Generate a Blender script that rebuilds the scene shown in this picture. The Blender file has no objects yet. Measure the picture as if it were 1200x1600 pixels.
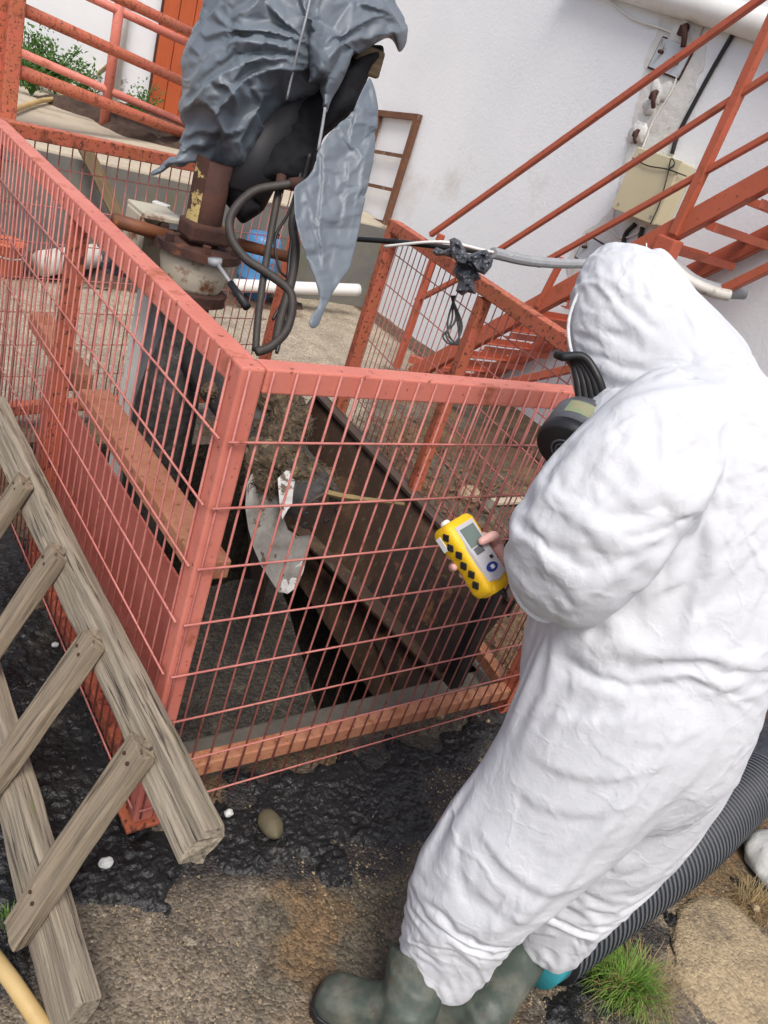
import bpy, math, random
import numpy as np
from mathutils import Vector, Matrix, geometry
random.seed(4)
scn = bpy.context.scene
COL = scn.collection
PI = math.pi
# ------------------------------------------------------------------ camera model
F = 1218.7
CAM = np.array([-0.67107644, -1.17076439, 1.75299099])
RC = np.array([[0.7850242157066973, -0.5401235304169982, 0.30332087406567126], [-0.046655661130847244, -0.5398110880350029, -0.8404922596424732], [0.617705617619371, 0.6456551410190617, -0.44896459641838943]])
RIGHT, DOWN, FWD = RC[0], RC[1], RC[2]
def ray(u, v): return RC.T @ np.array([(u - 600) / F, (v - 800) / F, 1.0])
def AT(u, v, d): return CAM + ray(u, v) * d            # point at depth d metres
def ON(u, v, ax, val):                                   # point on the plane axis = val
    r = ray(u, v); return CAM + r * ((val - CAM[ax]) / r[ax])
def PROJ(X):
    Y = (np.atleast_2d(X) - CAM) @ RC.T
    return np.stack([600 + F * Y[:, 0] / Y[:, 2], 800 + F * Y[:, 1] / Y[:, 2], Y[:, 2]], 1)
def nrm(v):
    v = np.asarray(v, float); return v / (np.linalg.norm(v) + 1e-12)
# ------------------------------------------------------------------ numpy noise
def _h(i, j, k):
    n = (i * 374761393 + j * 668265263 + k * 2147483647 + 1013904223) & 0xFFFFFFFF
    n = ((n ^ (n >> 13)) * 1274126177) & 0xFFFFFFFF
    n = ((n ^ (n >> 16)) * 2246822519) & 0xFFFFFFFF
    return ((n ^ (n >> 15)) & 0xFFFF) / 65535.0
def vnoise(P):
    P = np.asarray(P, float); I = np.floor(P).astype(np.int64); f = P - I; f = f * f * (3 - 2 * f)
    r = 0
    for a in (0, 1):
        for b in (0, 1):
            for c in (0, 1):
                w = (f[:, 0] if a else 1 - f[:, 0]) * (f[:, 1] if b else 1 - f[:, 1]) * (f[:, 2] if c else 1 - f[:, 2])
                r = r + w * _h(I[:, 0] + a, I[:, 1] + b, I[:, 2] + c)
    return r * 2 - 1
def fbm(P, o=4, s=1.0, seed=0.0):
    P = np.asarray(P, float) * s + seed; r = 0; a = .5
    for i in range(o):
        r = r + a * vnoise(P); P = P * 2.03 + 7.3; a *= .5
    return r
def ridge(P, o=3, s=1.0, seed=0.0):
    P = np.asarray(P, float) * s + seed; r = 0; a = .5
    for i in range(o):
        r = r + a * (1 - 2 * np.abs(vnoise(P))); P = P * 2.1 + 3.1; a *= .5
    return r
def worley(P, cell, seed=0):
    """distance to the nearest of jittered cell points: rounded dents with sharp ridges between them"""
    Q = np.asarray(P, float) / cell + seed; I = np.floor(Q).astype(np.int64); best = np.full(len(Q), 9.0)
    for a in (-1, 0, 1):
        for b in (-1, 0, 1):
            for c in (-1, 0, 1):
                J = I + [a, b, c]
                s = np.stack([_h(J[:, 0], J[:, 1], J[:, 2]), _h(J[:, 0] + 77, J[:, 1], J[:, 2]), _h(J[:, 0], J[:, 1] + 131, J[:, 2])], 1)
                best = np.minimum(best, ((Q - J - s) ** 2).sum(1))
    return np.sqrt(best + .01)
def crumple(P, cell, seed=0, warp=.35):
    P = np.asarray(P, float); W = P + warp * cell * np.stack([fbm(P, 2, .8 / cell, seed), fbm(P, 2, .8 / cell, seed + 5), fbm(P, 2, .8 / cell, seed + 9)], 1) * 2
    return worley(W, cell, seed) - .5
def xyz0(x, y): return np.stack([x, y, np.zeros_like(x)], 1)
def seg_dist(p, a, b):
    a = np.array(a, float); b = np.array(b, float); d = b - a
    t = np.clip(((p - a) @ d) / (d @ d + 1e-9), 0, 1)
    q = p - (a + t[:, None] * d)
    return np.linalg.norm(q, axis=1), t, (d[0] * q[:, 1] - d[1] * q[:, 0])
def poly_dist(p, pts):                                   # distance to an open polyline, its signed side
    best = np.full(len(p), 1e9); side = np.zeros(len(p)); tt = np.zeros(len(p)); n = len(pts) - 1
    for i in range(n):
        d, t, s = seg_dist(p, pts[i], pts[i + 1])
        m = d < best
        best[m] = d[m]; side[m] = s[m]; tt[m] = (i + t[m]) / n
    return best, np.sign(side), tt
def inside(p, poly):
    r = np.zeros(len(p), bool); n = len(poly)
    for i in range(n):
        (x1, y1), (x2, y2) = poly[i], poly[(i + 1) % n]
        if y1 == y2: continue
        c = ((y1 > p[:, 1]) != (y2 > p[:, 1])) & (p[:, 0] < (x2 - x1) * (p[:, 1] - y1) / (y2 - y1) + x1)
        r ^= c
    return r
def sdpoly(p, poly):                                     # > 0 inside
    d = poly_dist(p, list(poly) + [poly[0]])[0]
    return np.where(inside(p, poly), d, -d)
# ------------------------------------------------------------------ materials
def mat(name, c1, c2=None, rough=.7, scale=6, metal=0., bump=.0, bscale=60, c3=None, s3=2.5, t3=.55, stretch=None, fac=(.35, .65),
        spec=.4, w3=.06, detail=6, attr=None, coat=0., sss=0., bump2=0, b2scale=8, rough2=None, transl=0., gravel=None, crum=None, speck=None, crease=None):
    m = bpy.data.materials.new(name); m.use_nodes = True
    nt = m.node_tree; N = nt.nodes; L = nt.links
    b = N['Principled BSDF']
    b.inputs['Roughness'].default_value = rough; b.inputs['Metallic'].default_value = metal
    b.inputs['Specular IOR Level'].default_value = spec
    if coat: b.inputs['Coat Weight'].default_value = coat; b.inputs['Coat Roughness'].default_value = .15
    if sss:
        b.inputs['Subsurface Weight'].default_value = sss; b.inputs['Subsurface Radius'].default_value = (.01, .008, .007)
    tc = N.new('ShaderNodeTexCoord'); vec = tc.outputs['Object']
    if stretch:
        mp = N.new('ShaderNodeMapping'); mp.inputs['Scale'].default_value = stretch
        L.new(vec, mp.inputs['Vector']); vec = mp.outputs['Vector']
    def noise(s, d=detail, r=.6):
        n = N.new('ShaderNodeTexNoise'); n.inputs['Scale'].default_value = s; n.inputs['Detail'].default_value = d
        n.inputs['Roughness'].default_value = r; L.new(vec, n.inputs['Vector']); return n.outputs['Fac']
    def ramp(src, a, bb):
        r = N.new('ShaderNodeMapRange'); r.inputs['From Min'].default_value = a; r.inputs['From Max'].default_value = bb
        L.new(src, r.inputs['Value']); return r.outputs['Result']
    def mix(f, a, bb):
        x = N.new('ShaderNodeMix'); x.data_type = 'RGBA'
        L.new(f, x.inputs[0])
        for s, i in ((a, 6), (bb, 7)):
            if isinstance(s, tuple): x.inputs[i].default_value = (*s, 1)
            else: L.new(s, x.inputs[i])
        return x.outputs[2]
    col = c1
    if c2 is not None: col = mix(ramp(noise(scale), *fac), c1, c2)
    if c3 is not None:
        f3 = ramp(noise(s3, 9, .68), t3, t3 + w3); col = mix(f3, col, c3)
        if rough2 is not None:
            q = N.new('ShaderNodeMapRange'); q.inputs['To Min'].default_value = rough; q.inputs['To Max'].default_value = rough2
            L.new(f3, q.inputs['Value']); L.new(q.outputs['Result'], b.inputs['Roughness'])
    if attr:                                             # list of (attribute, colour 1, colour 2, noise scale, roughness)
        for nm, a, bb, s in attr:
            at = N.new('ShaderNodeAttribute'); at.attribute_name = nm
            n2 = mix(ramp(noise(s, 8, .65), .38, .62), a, bb)
            ad = N.new('ShaderNodeMath'); ad.operation = 'MULTIPLY_ADD'; L.new(noise(9, 9, .7), ad.inputs[0]); ad.inputs[1].default_value = .9
            sb = N.new('ShaderNodeMath'); sb.operation = 'SUBTRACT'; L.new(at.outputs['Fac'], sb.inputs[0]); sb.inputs[1].default_value = .45
            L.new(sb.outputs[0], ad.inputs[2])
            fz = ramp(ad.outputs[0], .4, .6); col = mix(fz, col, n2)
            if nm == 'tarred':
                qr = N.new('ShaderNodeMapRange'); qr.inputs['To Min'].default_value = rough; qr.inputs['To Max'].default_value = .25; L.new(fz, qr.inputs['Value']); L.new(qr.outputs['Result'], b.inputs['Roughness'])
    if speck:
        c4, s4, t4 = speck; col = mix(ramp(noise(s4, 4, .6), t4, t4 + .04), col, c4)
    vor = None
    if gravel:
        vor = N.new('ShaderNodeTexVoronoi'); vor.inputs['Scale'].default_value = gravel[0]
        wv = N.new('ShaderNodeTexNoise'); wv.inputs['Scale'].default_value = gravel[0] * .5; L.new(vec, wv.inputs['Vector'])
        wa = N.new('ShaderNodeVectorMath'); wa.operation = 'MULTIPLY_ADD'; L.new(wv.outputs['Color'], wa.inputs[0]); wa.inputs[1].default_value = (1.2 / gravel[0],) * 3; L.new(vec, wa.inputs[2]); L.new(wa.outputs[0], vor.inputs['Vector'])
        sp = N.new('ShaderNodeSeparateColor'); L.new(vor.outputs['Color'], sp.inputs[0])
        mr = N.new('ShaderNodeMapRange'); mr.inputs['To Min'].default_value = 1 - gravel[1]; mr.inputs['To Max'].default_value = 1 + gravel[1]; L.new(sp.outputs[0], mr.inputs['Value'])
        vm = N.new('ShaderNodeVectorMath'); vm.operation = 'SCALE'
        if isinstance(col, tuple): vm.inputs[0].default_value = col
        else: L.new(col, vm.inputs[0])
        L.new(mr.outputs['Result'], vm.inputs['Scale']); col = vm.outputs[0]
    if isinstance(col, tuple): b.inputs['Base Color'].default_value = (*col, 1)
    else: L.new(col, b.inputs['Base Color'])
    if bump:
        src = noise(bscale, 8, .65)
        bp = N.new('ShaderNodeBump'); bp.inputs['Strength'].default_value = min(1, bump); bp.inputs['Distance'].default_value = .004
        L.new(src, bp.inputs['Height'])
        if bump2:
            b2 = N.new('ShaderNodeBump'); b2.inputs['Strength'].default_value = bump2; b2.inputs['Distance'].default_value = .02
            L.new(noise(b2scale, 4, .5), b2.inputs['Height']); L.new(b2.outputs[0], bp.inputs['Normal'])
        last = bp
        if vor is not None:
            b3 = N.new('ShaderNodeBump'); b3.inputs['Strength'].default_value = gravel[2]; b3.inputs['Distance'].default_value = .6 / gravel[0]; b3.invert = True
            L.new(vor.outputs['Distance'], b3.inputs['Height']); L.new(last.outputs[0], b3.inputs['Normal']); last = b3
        for cs, cst, cd_ in crum or ():
            wv = N.new('ShaderNodeTexNoise'); wv.inputs['Scale'].default_value = cs * .6; wv.inputs['Detail'].default_value = 3; L.new(vec, wv.inputs['Vector'])
            wa = N.new('ShaderNodeVectorMath'); wa.operation = 'MULTIPLY_ADD'; L.new(wv.outputs['Color'], wa.inputs[0]); wa.inputs[1].default_value = (1.1 / cs,) * 3; L.new(vec, wa.inputs[2])
            v3 = N.new('ShaderNodeTexVoronoi'); v3.inputs['Scale'].default_value = cs; L.new(wa.outputs[0], v3.inputs['Vector'])
            b3 = N.new('ShaderNodeBump'); b3.inputs['Strength'].default_value = cst; b3.inputs['Distance'].default_value = cd_
            L.new(v3.outputs['Distance'], b3.inputs['Height']); L.new(last.outputs[0], b3.inputs['Normal']); last = b3
        for cs, cst, cd_, wd_ in crease or ():
            wv = N.new('ShaderNodeTexNoise'); wv.inputs['Scale'].default_value = cs * .8; wv.inputs['Detail'].default_value = 4; L.new(vec, wv.inputs['Vector'])
            wa = N.new('ShaderNodeVectorMath'); wa.operation = 'MULTIPLY_ADD'; L.new(wv.outputs['Color'], wa.inputs[0]); wa.inputs[1].default_value = (1.6 / cs,) * 3; L.new(vec, wa.inputs[2])
            v3 = N.new('ShaderNodeTexVoronoi'); v3.feature = 'DISTANCE_TO_EDGE'; v3.inputs['Scale'].default_value = cs; L.new(wa.outputs[0], v3.inputs['Vector'])
            mr = N.new('ShaderNodeMapRange'); mr.inputs['From Max'].default_value = wd_; mr.inputs['To Min'].default_value = 1; mr.inputs['To Max'].default_value = 0; mr.interpolation_type = 'SMOOTHSTEP'; L.new(v3.outputs['Distance'], mr.inputs['Value'])
            mm = N.new('ShaderNodeMath'); mm.operation = 'MULTIPLY'; L.new(mr.outputs['Result'], mm.inputs[0]); L.new(ramp(noise(cs * .7, 2), .42, .62), mm.inputs[1])
            b3 = N.new('ShaderNodeBump'); b3.inputs['Strength'].default_value = cst; b3.inputs['Distance'].default_value = cd_
            L.new(mm.outputs[0], b3.inputs['Height']); L.new(last.outputs[0], b3.inputs['Normal']); last = b3
        L.new(last.outputs[0], b.inputs['Normal'])
    if transl:
        out = N['Material Output']; t = N.new('ShaderNodeBsdfTranslucent'); t.inputs['Color'].default_value = (*c1, 1)
        mx = N.new('ShaderNodeMixShader'); mx.inputs[0].default_value = transl
        L.new(b.outputs[0], mx.inputs[1]); L.new(t.outputs[0], mx.inputs[2]); L.new(mx.outputs[0], out.inputs['Surface'])
    return m
PAINT, RUSTO = (.60, .135, .085), (.50, .15, .055)
M = dict(
    coral=mat('coral_paint', (.63, .215, .16), (.55, .165, .12), .5, 5, bump=.25, bscale=90, c3=(.33, .10, .05), s3=7, t3=.57, w3=.10, rough2=.85, speck=((.24, .08, .045), 46, .63)),
    worn=mat('worn_orange_paint', (.50, .125, .075), (.44, .13, .06), .6, 7, bump=.35, bscale=80, c3=(.19, .055, .028), s3=12, t3=.54, w3=.12, rough2=.9, speck=((.13, .045, .028), 60, .57)),
    faded=mat('faded_and_sunlit_tan', (.46, .215, .12), (.39, .155, .085), .7, 9, bump=.4, bscale=70, c3=(.33, .12, .05), s3=16, t3=.52, w3=.12, speck=((.22, .08, .035), 60, .62)),
    wire=mat('coral_wire_paint', (.50, .185, .155), (.40, .13, .11), .5, 14, c3=(.22, .06, .035), s3=25, t3=.58, w3=.08),
    plate=mat('coral_sheet_paint', (.47, .135, .10), (.40, .10, .075), .6, 10, bump=.9, bscale=170, c3=(.34, .08, .05), s3=7, t3=.58, w3=.12),
    stair=mat('orange_stair_paint', (.47, .11, .06), (.40, .10, .05), .5, 5, bump=.2, bscale=80, c3=(.28, .08, .03), s3=6, t3=.55, w3=.14, speck=((.17, .05, .022), 40, .64)),
    rust=mat('dark_rust', (.080, .034, .023), (.042, .021, .017), .85, 10, bump=.8, bscale=70, c3=(.19, .07, .027), s3=7, t3=.56, w3=.1),
    rustw=mat('rusty_white_paint', (.52, .49, .40), (.44, .40, .30), .6, 9, bump=.4, bscale=60, c3=(.17, .06, .025), s3=6, t3=.53, w3=.08, rough2=.9),
    rusty=mat('rusty_yellow_paint', (.50, .39, .16), (.45, .34, .13), .6, 9, bump=.4, bscale=60, c3=(.065, .030, .021), s3=11, t3=.485, w3=.03, rough2=.9),
    bronze=mat('brown_rust_pipe', (.21, .075, .03), (.13, .05, .025), .6, 8, bump=.4, bscale=60, c3=(.30, .11, .04), s3=9, t3=.57),
    trough=mat('wet_brown_steel', (.048, .030, .021), (.075, .047, .032), .55, 6, bump=.8, bscale=50, c3=(.15, .085, .05), s3=5, t3=.54, w3=.14, spec=.4, speck=((.10, .08, .05), 30, .60)),
    rim=mat('brown_rim_steel', (.070, .048, .038), (.10, .07, .055), .6, 8, bump=.5, bscale=60, c3=(.15, .09, .06), s3=9, t3=.58, w3=.15),
    wpaint=mat('chipped_white_paint', (.68, .68, .65), (.60, .60, .57), .5, 6, bump=.3, bscale=60, c3=(.22, .10, .05), s3=9, t3=.60, w3=.05),
    grey=mat('grey_steel', (.20, .21, .23), (.25, .25, .26), .6, 5, bump=.3, bscale=60, c3=(.14, .06, .03), s3=8, t3=.60, w3=.06),
    muck=mat('dark_grey_muck', (.028, .027, .027), (.060, .056, .052), .6, 30, bump=1, bscale=55, c3=(.10, .09, .075), s3=22, t3=.58, w3=.1, bump2=.5, b2scale=25),
    hay=mat('matted_plant_fibre', (.10, .07, .04), (.055, .042, .03), .9, 35, bump=1, bscale=80, c3=(.19, .145, .08), s3=40, t3=.52, w3=.12),
    blade=mat('grey_white_blade', (.21, .20, .18), (.30, .29, .265), .6, 12, bump=.4, bscale=60, c3=(.15, .135, .11), s3=9, t3=.50, w3=.2, speck=((.09, .07, .045), 24, .60)),
    bladew=mat('clean_white_blade', (.62, .61, .58), (.50, .49, .46), .5, 20, bump=.3, bscale=60, c3=(.13, .10, .07), s3=22, t3=.52, w3=.05),
    tarp=mat('grey_plastic_sheet', (.112, .137, .163), (.145, .17, .193), .46, 3, bump=.2, bscale=60, spec=.5, crum=[(14, .12, .010), (40, .12, .004)]),
    tarpdark=mat('dark_lining_cavity_shade', (.010, .010, .012), (.018, .018, .021), .85, 5, bump=.5, bscale=25, spec=.15, crum=[(10, .5, .02), (30, .4, .007)]),
    black=mat('black_rubber', (.012, .012, .013), (.02, .02, .021), .42, 12, bump=.2, bscale=80),
    blackm=mat('black_plastic', (.016, .016, .018), None, .5),
    greyp=mat('grey_filter_plastic', (.10, .105, .115), (.115, .12, .13), .38, 12),
    hosed=mat('dirty_black_hose', (.03, .026, .023), (.055, .047, .04), .6, 12, bump=.4, bscale=60),
    wall=mat('white_render', (.71, .735, .75), (.77, .79, .80), .9, .9, bump=.6, bscale=80, c3=(.58, .57, .53), s3=1.0, t3=.60, w3=.16, bump2=.12, b2scale=30),
    wallb=mat('stained_white_render', (.76, .78, .79), (.80, .81, .82), .9, 2, bump=.6, bscale=45, c3=(.30, .28, .26), s3=1.6, t3=.64, w3=.03),
    pvc=mat('white_pvc', (.74, .74, .71), (.66, .65, .61), .4, 5),
    pvcd=mat('dirty_white_pvc', (.60, .58, .53), (.48, .45, .40), .5, 6, c3=(.22, .18, .14), s3=5, t3=.60, w3=.1),
    beige=mat('beige_enamel', (.56, .51, .34), (.53, .48, .31), .45, 5, c3=(.45, .38, .22), s3=6, t3=.66, w3=.1),
    plateg=mat('rusty_grey_plate', (.50, .55, .58), (.44, .48, .50), .5, 8, c3=(.24, .13, .06), s3=10, t3=.56, w3=.12),
    conduit=mat('grey_conduit', (.30, .31, .32), (.25, .26, .27), .5, 9),
    woodg=mat('weathered_wood', (.36, .31, .23), (.21, .175, .13), .9, 1.5, bump=1, bscale=3.5, stretch=(2.2, 60, 60), c3=(.055, .043, .033), s3=1.1, t3=.55, w3=.07, detail=10, fac=(.38, .60), speck=((.17, .165, .085), 1.0, .62)),
    woodr=mat('weathered_wood_rung', (.32, .26, .18), (.20, .16, .112), .9, 1.5, bump=1, bscale=3.5, stretch=(2.2, 66, 66), c3=(.06, .046, .034), s3=1.1, t3=.56, w3=.07, detail=10, fac=(.38, .60)),
    woodd=mat('dark_wood', (.17, .12, .06), (.10, .07, .04), .85, 2, bump=.7, bscale=5, stretch=(3, 50, 50)),
    gridf=mat('rusty_frame_steel', (.17, .075, .035), (.11, .05, .03), .8, 9, bump=.5, bscale=60, c3=(.22, .23, .20), s3=5, t3=.56, w3=.06),
    door=mat('orange_door_paint', (.47, .10, .03), (.40, .08, .025), .6, 2.5, bump=.3, bscale=40, c3=(.19, .05, .025), s3=2.2, t3=.58, w3=.15, stretch=(3, 3, 1)),
    plaster=mat('patched_plaster', (.66, .66, .63), (.60, .59, .55), .9, 4, bump=.8, bscale=50, c3=(.44, .42, .37), s3=3.5, t3=.56, w3=.12, bump2=.4, b2scale=18),
    suit=mat('white_coverall_fabric', (.645, .66, .68), (.62, .637, .66), .8, 6, bump=.25, bscale=170, spec=.25, crum=[(8, .08, .02), (21, .12, .008), (50, .18, .0035)], crease=[(5.0, .30, .006, .08), (12, .22, .003, .09)], transl=.06),
    skin=mat('skin', (.72, .43, .37), (.66, .35, .30), .5, 22, bump=.25, bscale=180, sss=.2),
    boot=mat('green_rubber_boot', (.050, .068, .055), (.075, .09, .075), .40, 7, bump=.25, bscale=60, c3=(.16, .155, .12), s3=9, t3=.50, w3=.22, rough2=.8, speck=((.09, .082, .064), 26, .60)),
    yellow=mat('yellow_housing', (.78, .48, .01), (.72, .42, .01), .45, 9, bump=.15, bscale=120),
    silver=mat('silver_faceplate', (.55, .55, .57), None, .4, metal=.2),
    lcd=mat('grey_green_screen', (.13, .17, .155), (.15, .19, .17), .2, 20),
    blue=mat('blue_drum_plastic', (.07, .22, .42), (.055, .18, .36), .4, 4),
    label=mat('blue_label', (.02, .04, .22), None, .4),
    white=mat('white_print', (.75, .75, .74), None, .5),
    green=mat('green_sticker', (.20, .27, .15), (.30, .26, .16), .4, 60),
    hosec=mat('grey_black_drain_hose', (.085, .095, .11), (.10, .11, .125), .45, 10, bump=.2, bscale=80),
    hosev=mat('shaded_hose_valley', (.008, .009, .010), None, .6),  # near-black colour paints the shade between the hose ribs
    teal=mat('teal_hose_end', (.04, .30, .34), (.03, .24, .28), .4, 8),
    yhose=mat('yellow_pole_paint', (.52, .38, .17), (.46, .32, .13), .55, 8, c3=(.30, .20, .09), s3=9, t3=.62),
    orange=mat('orange_plastic', (.55, .14, .06), (.48, .11, .05), .5, 8),
    leaf=mat('weed_leaf', (.07, .16, .03), (.10, .21, .05), .6, 14, transl=.25),
    grass=mat('green_grass_blade', (.13, .26, .035), (.19, .33, .06), .6, 14, transl=.25),
    dry=mat('dry_grass_blade', (.34, .25, .11), (.25, .18, .08), .8, 14),
    stone=mat('mossy_stone', (.12, .10, .055), (.08, .07, .045), .7, 14, bump=.6, bscale=50),
    slab=mat('tan_stone_slab', (.36, .28, .17), (.27, .21, .13), .85, 8, bump=1, bscale=60, c3=(.13, .105, .075), s3=9, t3=.56, w3=.12, gravel=(130, .25, .7), bump2=.5, b2scale=24),
    chalk=mat('white_concrete', (.62, .63, .60), (.52, .53, .50), .85, 8, bump=.8, bscale=40, c3=(.25, .24, .21), s3=9, t3=.60, w3=.1),
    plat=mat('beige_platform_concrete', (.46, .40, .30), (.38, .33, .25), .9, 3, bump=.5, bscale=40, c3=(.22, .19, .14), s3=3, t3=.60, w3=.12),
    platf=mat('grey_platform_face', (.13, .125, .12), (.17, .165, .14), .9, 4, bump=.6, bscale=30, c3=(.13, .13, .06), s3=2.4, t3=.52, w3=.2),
    soil=mat('dark_soil', (.045, .030, .022), (.085, .055, .04), .95, 14, bump=1, bscale=40),
    grime=mat('rusty_grime', (.050, .030, .022), (.028, .020, .017), .75, 18, bump=1, bscale=40, c3=(.20, .095, .045), s3=14, t3=.55, w3=.12),
    litter=mat('brown_litter', (.20, .105, .05), (.10, .055, .032), .9, 25, c3=(.34, .22, .11), s3=30, t3=.58),
    tar=mat('wet_tar_sludge', (.010, .010, .010), (.018, .018, .018), .24, 14, bump=1, bscale=55, c3=(.060, .050, .038), s3=7, t3=.60, w3=.16, spec=.42, bump2=.8, b2scale=34, rough2=.7),
    bagm=mat('black_grey_plastic_bag', (.035, .04, .05), (.055, .06, .07), .38, 6, bump=.3, bscale=40, spec=.5, crum=[(25, .6, .012), (60, .5, .005)]),
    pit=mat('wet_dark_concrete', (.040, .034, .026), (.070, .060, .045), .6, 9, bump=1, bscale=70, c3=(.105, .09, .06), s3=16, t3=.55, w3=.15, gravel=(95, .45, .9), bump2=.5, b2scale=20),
    ledge=mat('pit_ledge_concrete', (.14, .125, .10), (.10, .09, .075), .85, 9, bump=.8, bscale=60),
    ground=mat('stained_yard_concrete', (.215, .175, .125), (.075, .062, .048), .65, 3.2, bump=1, bscale=90, c3=(.27, .235, .17), s3=38, t3=.57, w3=.08, bump2=.5, b2scale=30, gravel=(140, .45, .8),
               attr=[('clean', (.41, .35, .26), (.29, .245, .18), 5), ('dirt', (.13, .075, .04), (.075, .048, .03), 12), ('moss', (.075, .064, .045), (.13, .11, .075), 22), ('rusty', (.175, .11, .055), (.12, .085, .046), 16), ('tarred', (.016, .016, .018), (.050, .043, .037), 9)]),
)
# ------------------------------------------------------------------ mesh builder
class MB:
    def __init__(s): s.v = []; s.f = []
    def add(s, V, Fc):
        n = len(s.v); s.v += [tuple(map(float, x)) for x in V]; s.f += [tuple(n + i for i in f) for f in Fc]; return s
    def box(s, c, size, M3=None, taper=None):
        c = np.asarray(c, float); h = np.asarray(size, float) / 2
        V = np.array([(x, y, z) for x in (-1, 1) for y in (-1, 1) for z in (-1, 1)]) * h
        if M3 is not None: V = V @ np.asarray(M3).T
        return s.add(V + c, [(0, 1, 3, 2), (4, 6, 7, 5), (0, 4, 5, 1), (2, 3, 7, 6), (0, 2, 6, 4), (1, 5, 7, 3)])
    def beam(s, a, b, w, h, up=(0, 0, 1)):               # box along a-b, w sideways, h along up
        a = np.asarray(a, float); b = np.asarray(b, float); x = nrm(b - a); y = nrm(np.cross(up, x)); z = np.cross(x, y)
        return s.box((a + b) / 2, (np.linalg.norm(b - a), w, h), np.stack([x, y, z], 1))
    def rings(s, R, cap=True, close=True):
        n = len(R[0]); V = np.concatenate(R); Fc = []
        for i in range(len(R) - 1):
            for j in range(n if close else n - 1):
                k = (j + 1) % n
                Fc.append((i * n + j, i * n + k, (i + 1) * n + k, (i + 1) * n + j))
        if cap:
            Fc.append(tuple(reversed(range(n)))); Fc.append(tuple(range((len(R) - 1) * n, len(R) * n)))
        return s.add(V, Fc)
    def tube(s, pts, r, n=8, cap=True):
        pts = [np.asarray(p, float) for p in pts]; R = []; up = None
        rr = r if hasattr(r, '__len__') else [r] * len(pts)
        for i, p in enumerate(pts):
            t = nrm(pts[min(i + 1, len(pts) - 1)] - pts[max(i - 1, 0)])
            if up is None: up = np.array([0, 0, 1.]) if abs(t[2]) < .9 else np.array([1., 0, 0])
            a = nrm(np.cross(t, up)); b = np.cross(a, t); up = b
            R.append(np.array([p + rr[i] * (math.cos(q) * a + math.sin(q) * b) for q in np.linspace(0, 2 * PI, n, endpoint=False)]))
        return s.rings(R, cap)
    def ellip(s, c, rad, M3=None, nu=20, nv=12):
        V = []; 
        for i in range(nv + 1):
            th = PI * i / nv
            for j in range(nu):
                ph = 2 * PI * j / nu; V.append((math.sin(th) * math.cos(ph), math.sin(th) * math.sin(ph), math.cos(th)))
        V = np.array(V) * rad
        if M3 is not None: V = V @ np.asarray(M3).T
        Fc = [(i * nu + j, (i + 1) * nu + j, (i + 1) * nu + (j + 1) % nu, i * nu + (j + 1) % nu) for i in range(nv) for j in range(nu)]
        return s.add(V + np.asarray(c), Fc)
    def build(s, name, m, parent=None, smooth=False, bevel=0, M4=None):
        me = bpy.data.meshes.new(name)
        V = np.array(s.v)
        wl = np.zeros(3) if parent is None else np.array(world_loc(parent))
        if M4 is None:
            org = (V.min(0) + V.max(0)) / 2 if parent is None else wl
            if parent is None: org[2] = V[:, 2].min()
            me.from_pydata((V - org).tolist(), [], s.f)
        else: me.from_pydata(V.tolist(), [], s.f)
        me.validate(); me.update()
        o = bpy.data.objects.new(name, me); COL.objects.link(o)
        if parent is not None: o.parent = parent
        if M4 is not None:
            Mx = Matrix(M4); Mx.translation = Mx.translation - Vector(wl); o.matrix_local = Mx
        elif parent is None: o.location = org
        me.materials.append(m if not isinstance(m, str) else M_(m))
        if smooth:
            me.polygons.foreach_set('use_smooth', [True] * len(me.polygons))
        if bevel:
            b = o.modifiers.new('bevel', 'BEVEL'); b.width = bevel; b.segments = 2; b.limit_method = 'ANGLE'
        return o
def M_(k): return M[k]
def world_loc(o):
    v = Vector((0, 0, 0)); 
    while o is not None: v = v + o.location; o = o.parent
    return v
def tag(o, label, cat, group=None, kind=None):
    if kind in ('structure',):
        o['kind'] = kind
        if label: o['label'] = label
        if cat: o['category'] = cat
        return o
    o['label'] = label; o['category'] = cat
    if group: o['group'] = group
    if kind: o['kind'] = kind
    return o
def thing(name, loc, label, cat, group=None):
    o = bpy.data.objects.new(name, None); COL.objects.link(o); o.location = tuple(map(float, loc)); o.empty_display_size = .1
    return tag(o, label, cat, group)
def setv(o, fn):                                         # move vertices: fn(V local) -> V
    me = o.data; n = len(me.vertices); a = np.empty(n * 3); me.vertices.foreach_get('co', a)
    me.vertices.foreach_set('co', np.asarray(fn(a.reshape(-1, 3)), float).ravel()); me.update()
def normals(o):
    me = o.data; n = len(me.vertices); a = np.empty(n * 3); me.vertices.foreach_get('normal', a); return a.reshape(-1, 3)
def remesh(o, voxel, smooth=6, fac=.5):
    r = o.modifiers.new('r', 'REMESH'); r.mode = 'VOXEL'; r.voxel_size = voxel
    if smooth:
        q = o.modifiers.new('s', 'SMOOTH'); q.factor = fac; q.iterations = smooth
    dg = bpy.context.evaluated_depsgraph_get(); dg.update()
    me = bpy.data.meshes.new_from_object(o.evaluated_get(dg)); old = o.data; mats = [m for m in old.materials]
    o.modifiers.clear(); o.data = me
    me.materials.clear()
    for m in mats: me.materials.append(m)
    me.polygons.foreach_set('use_smooth', [True] * len(me.polygons))
    me.name = o.name
    return o
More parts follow.
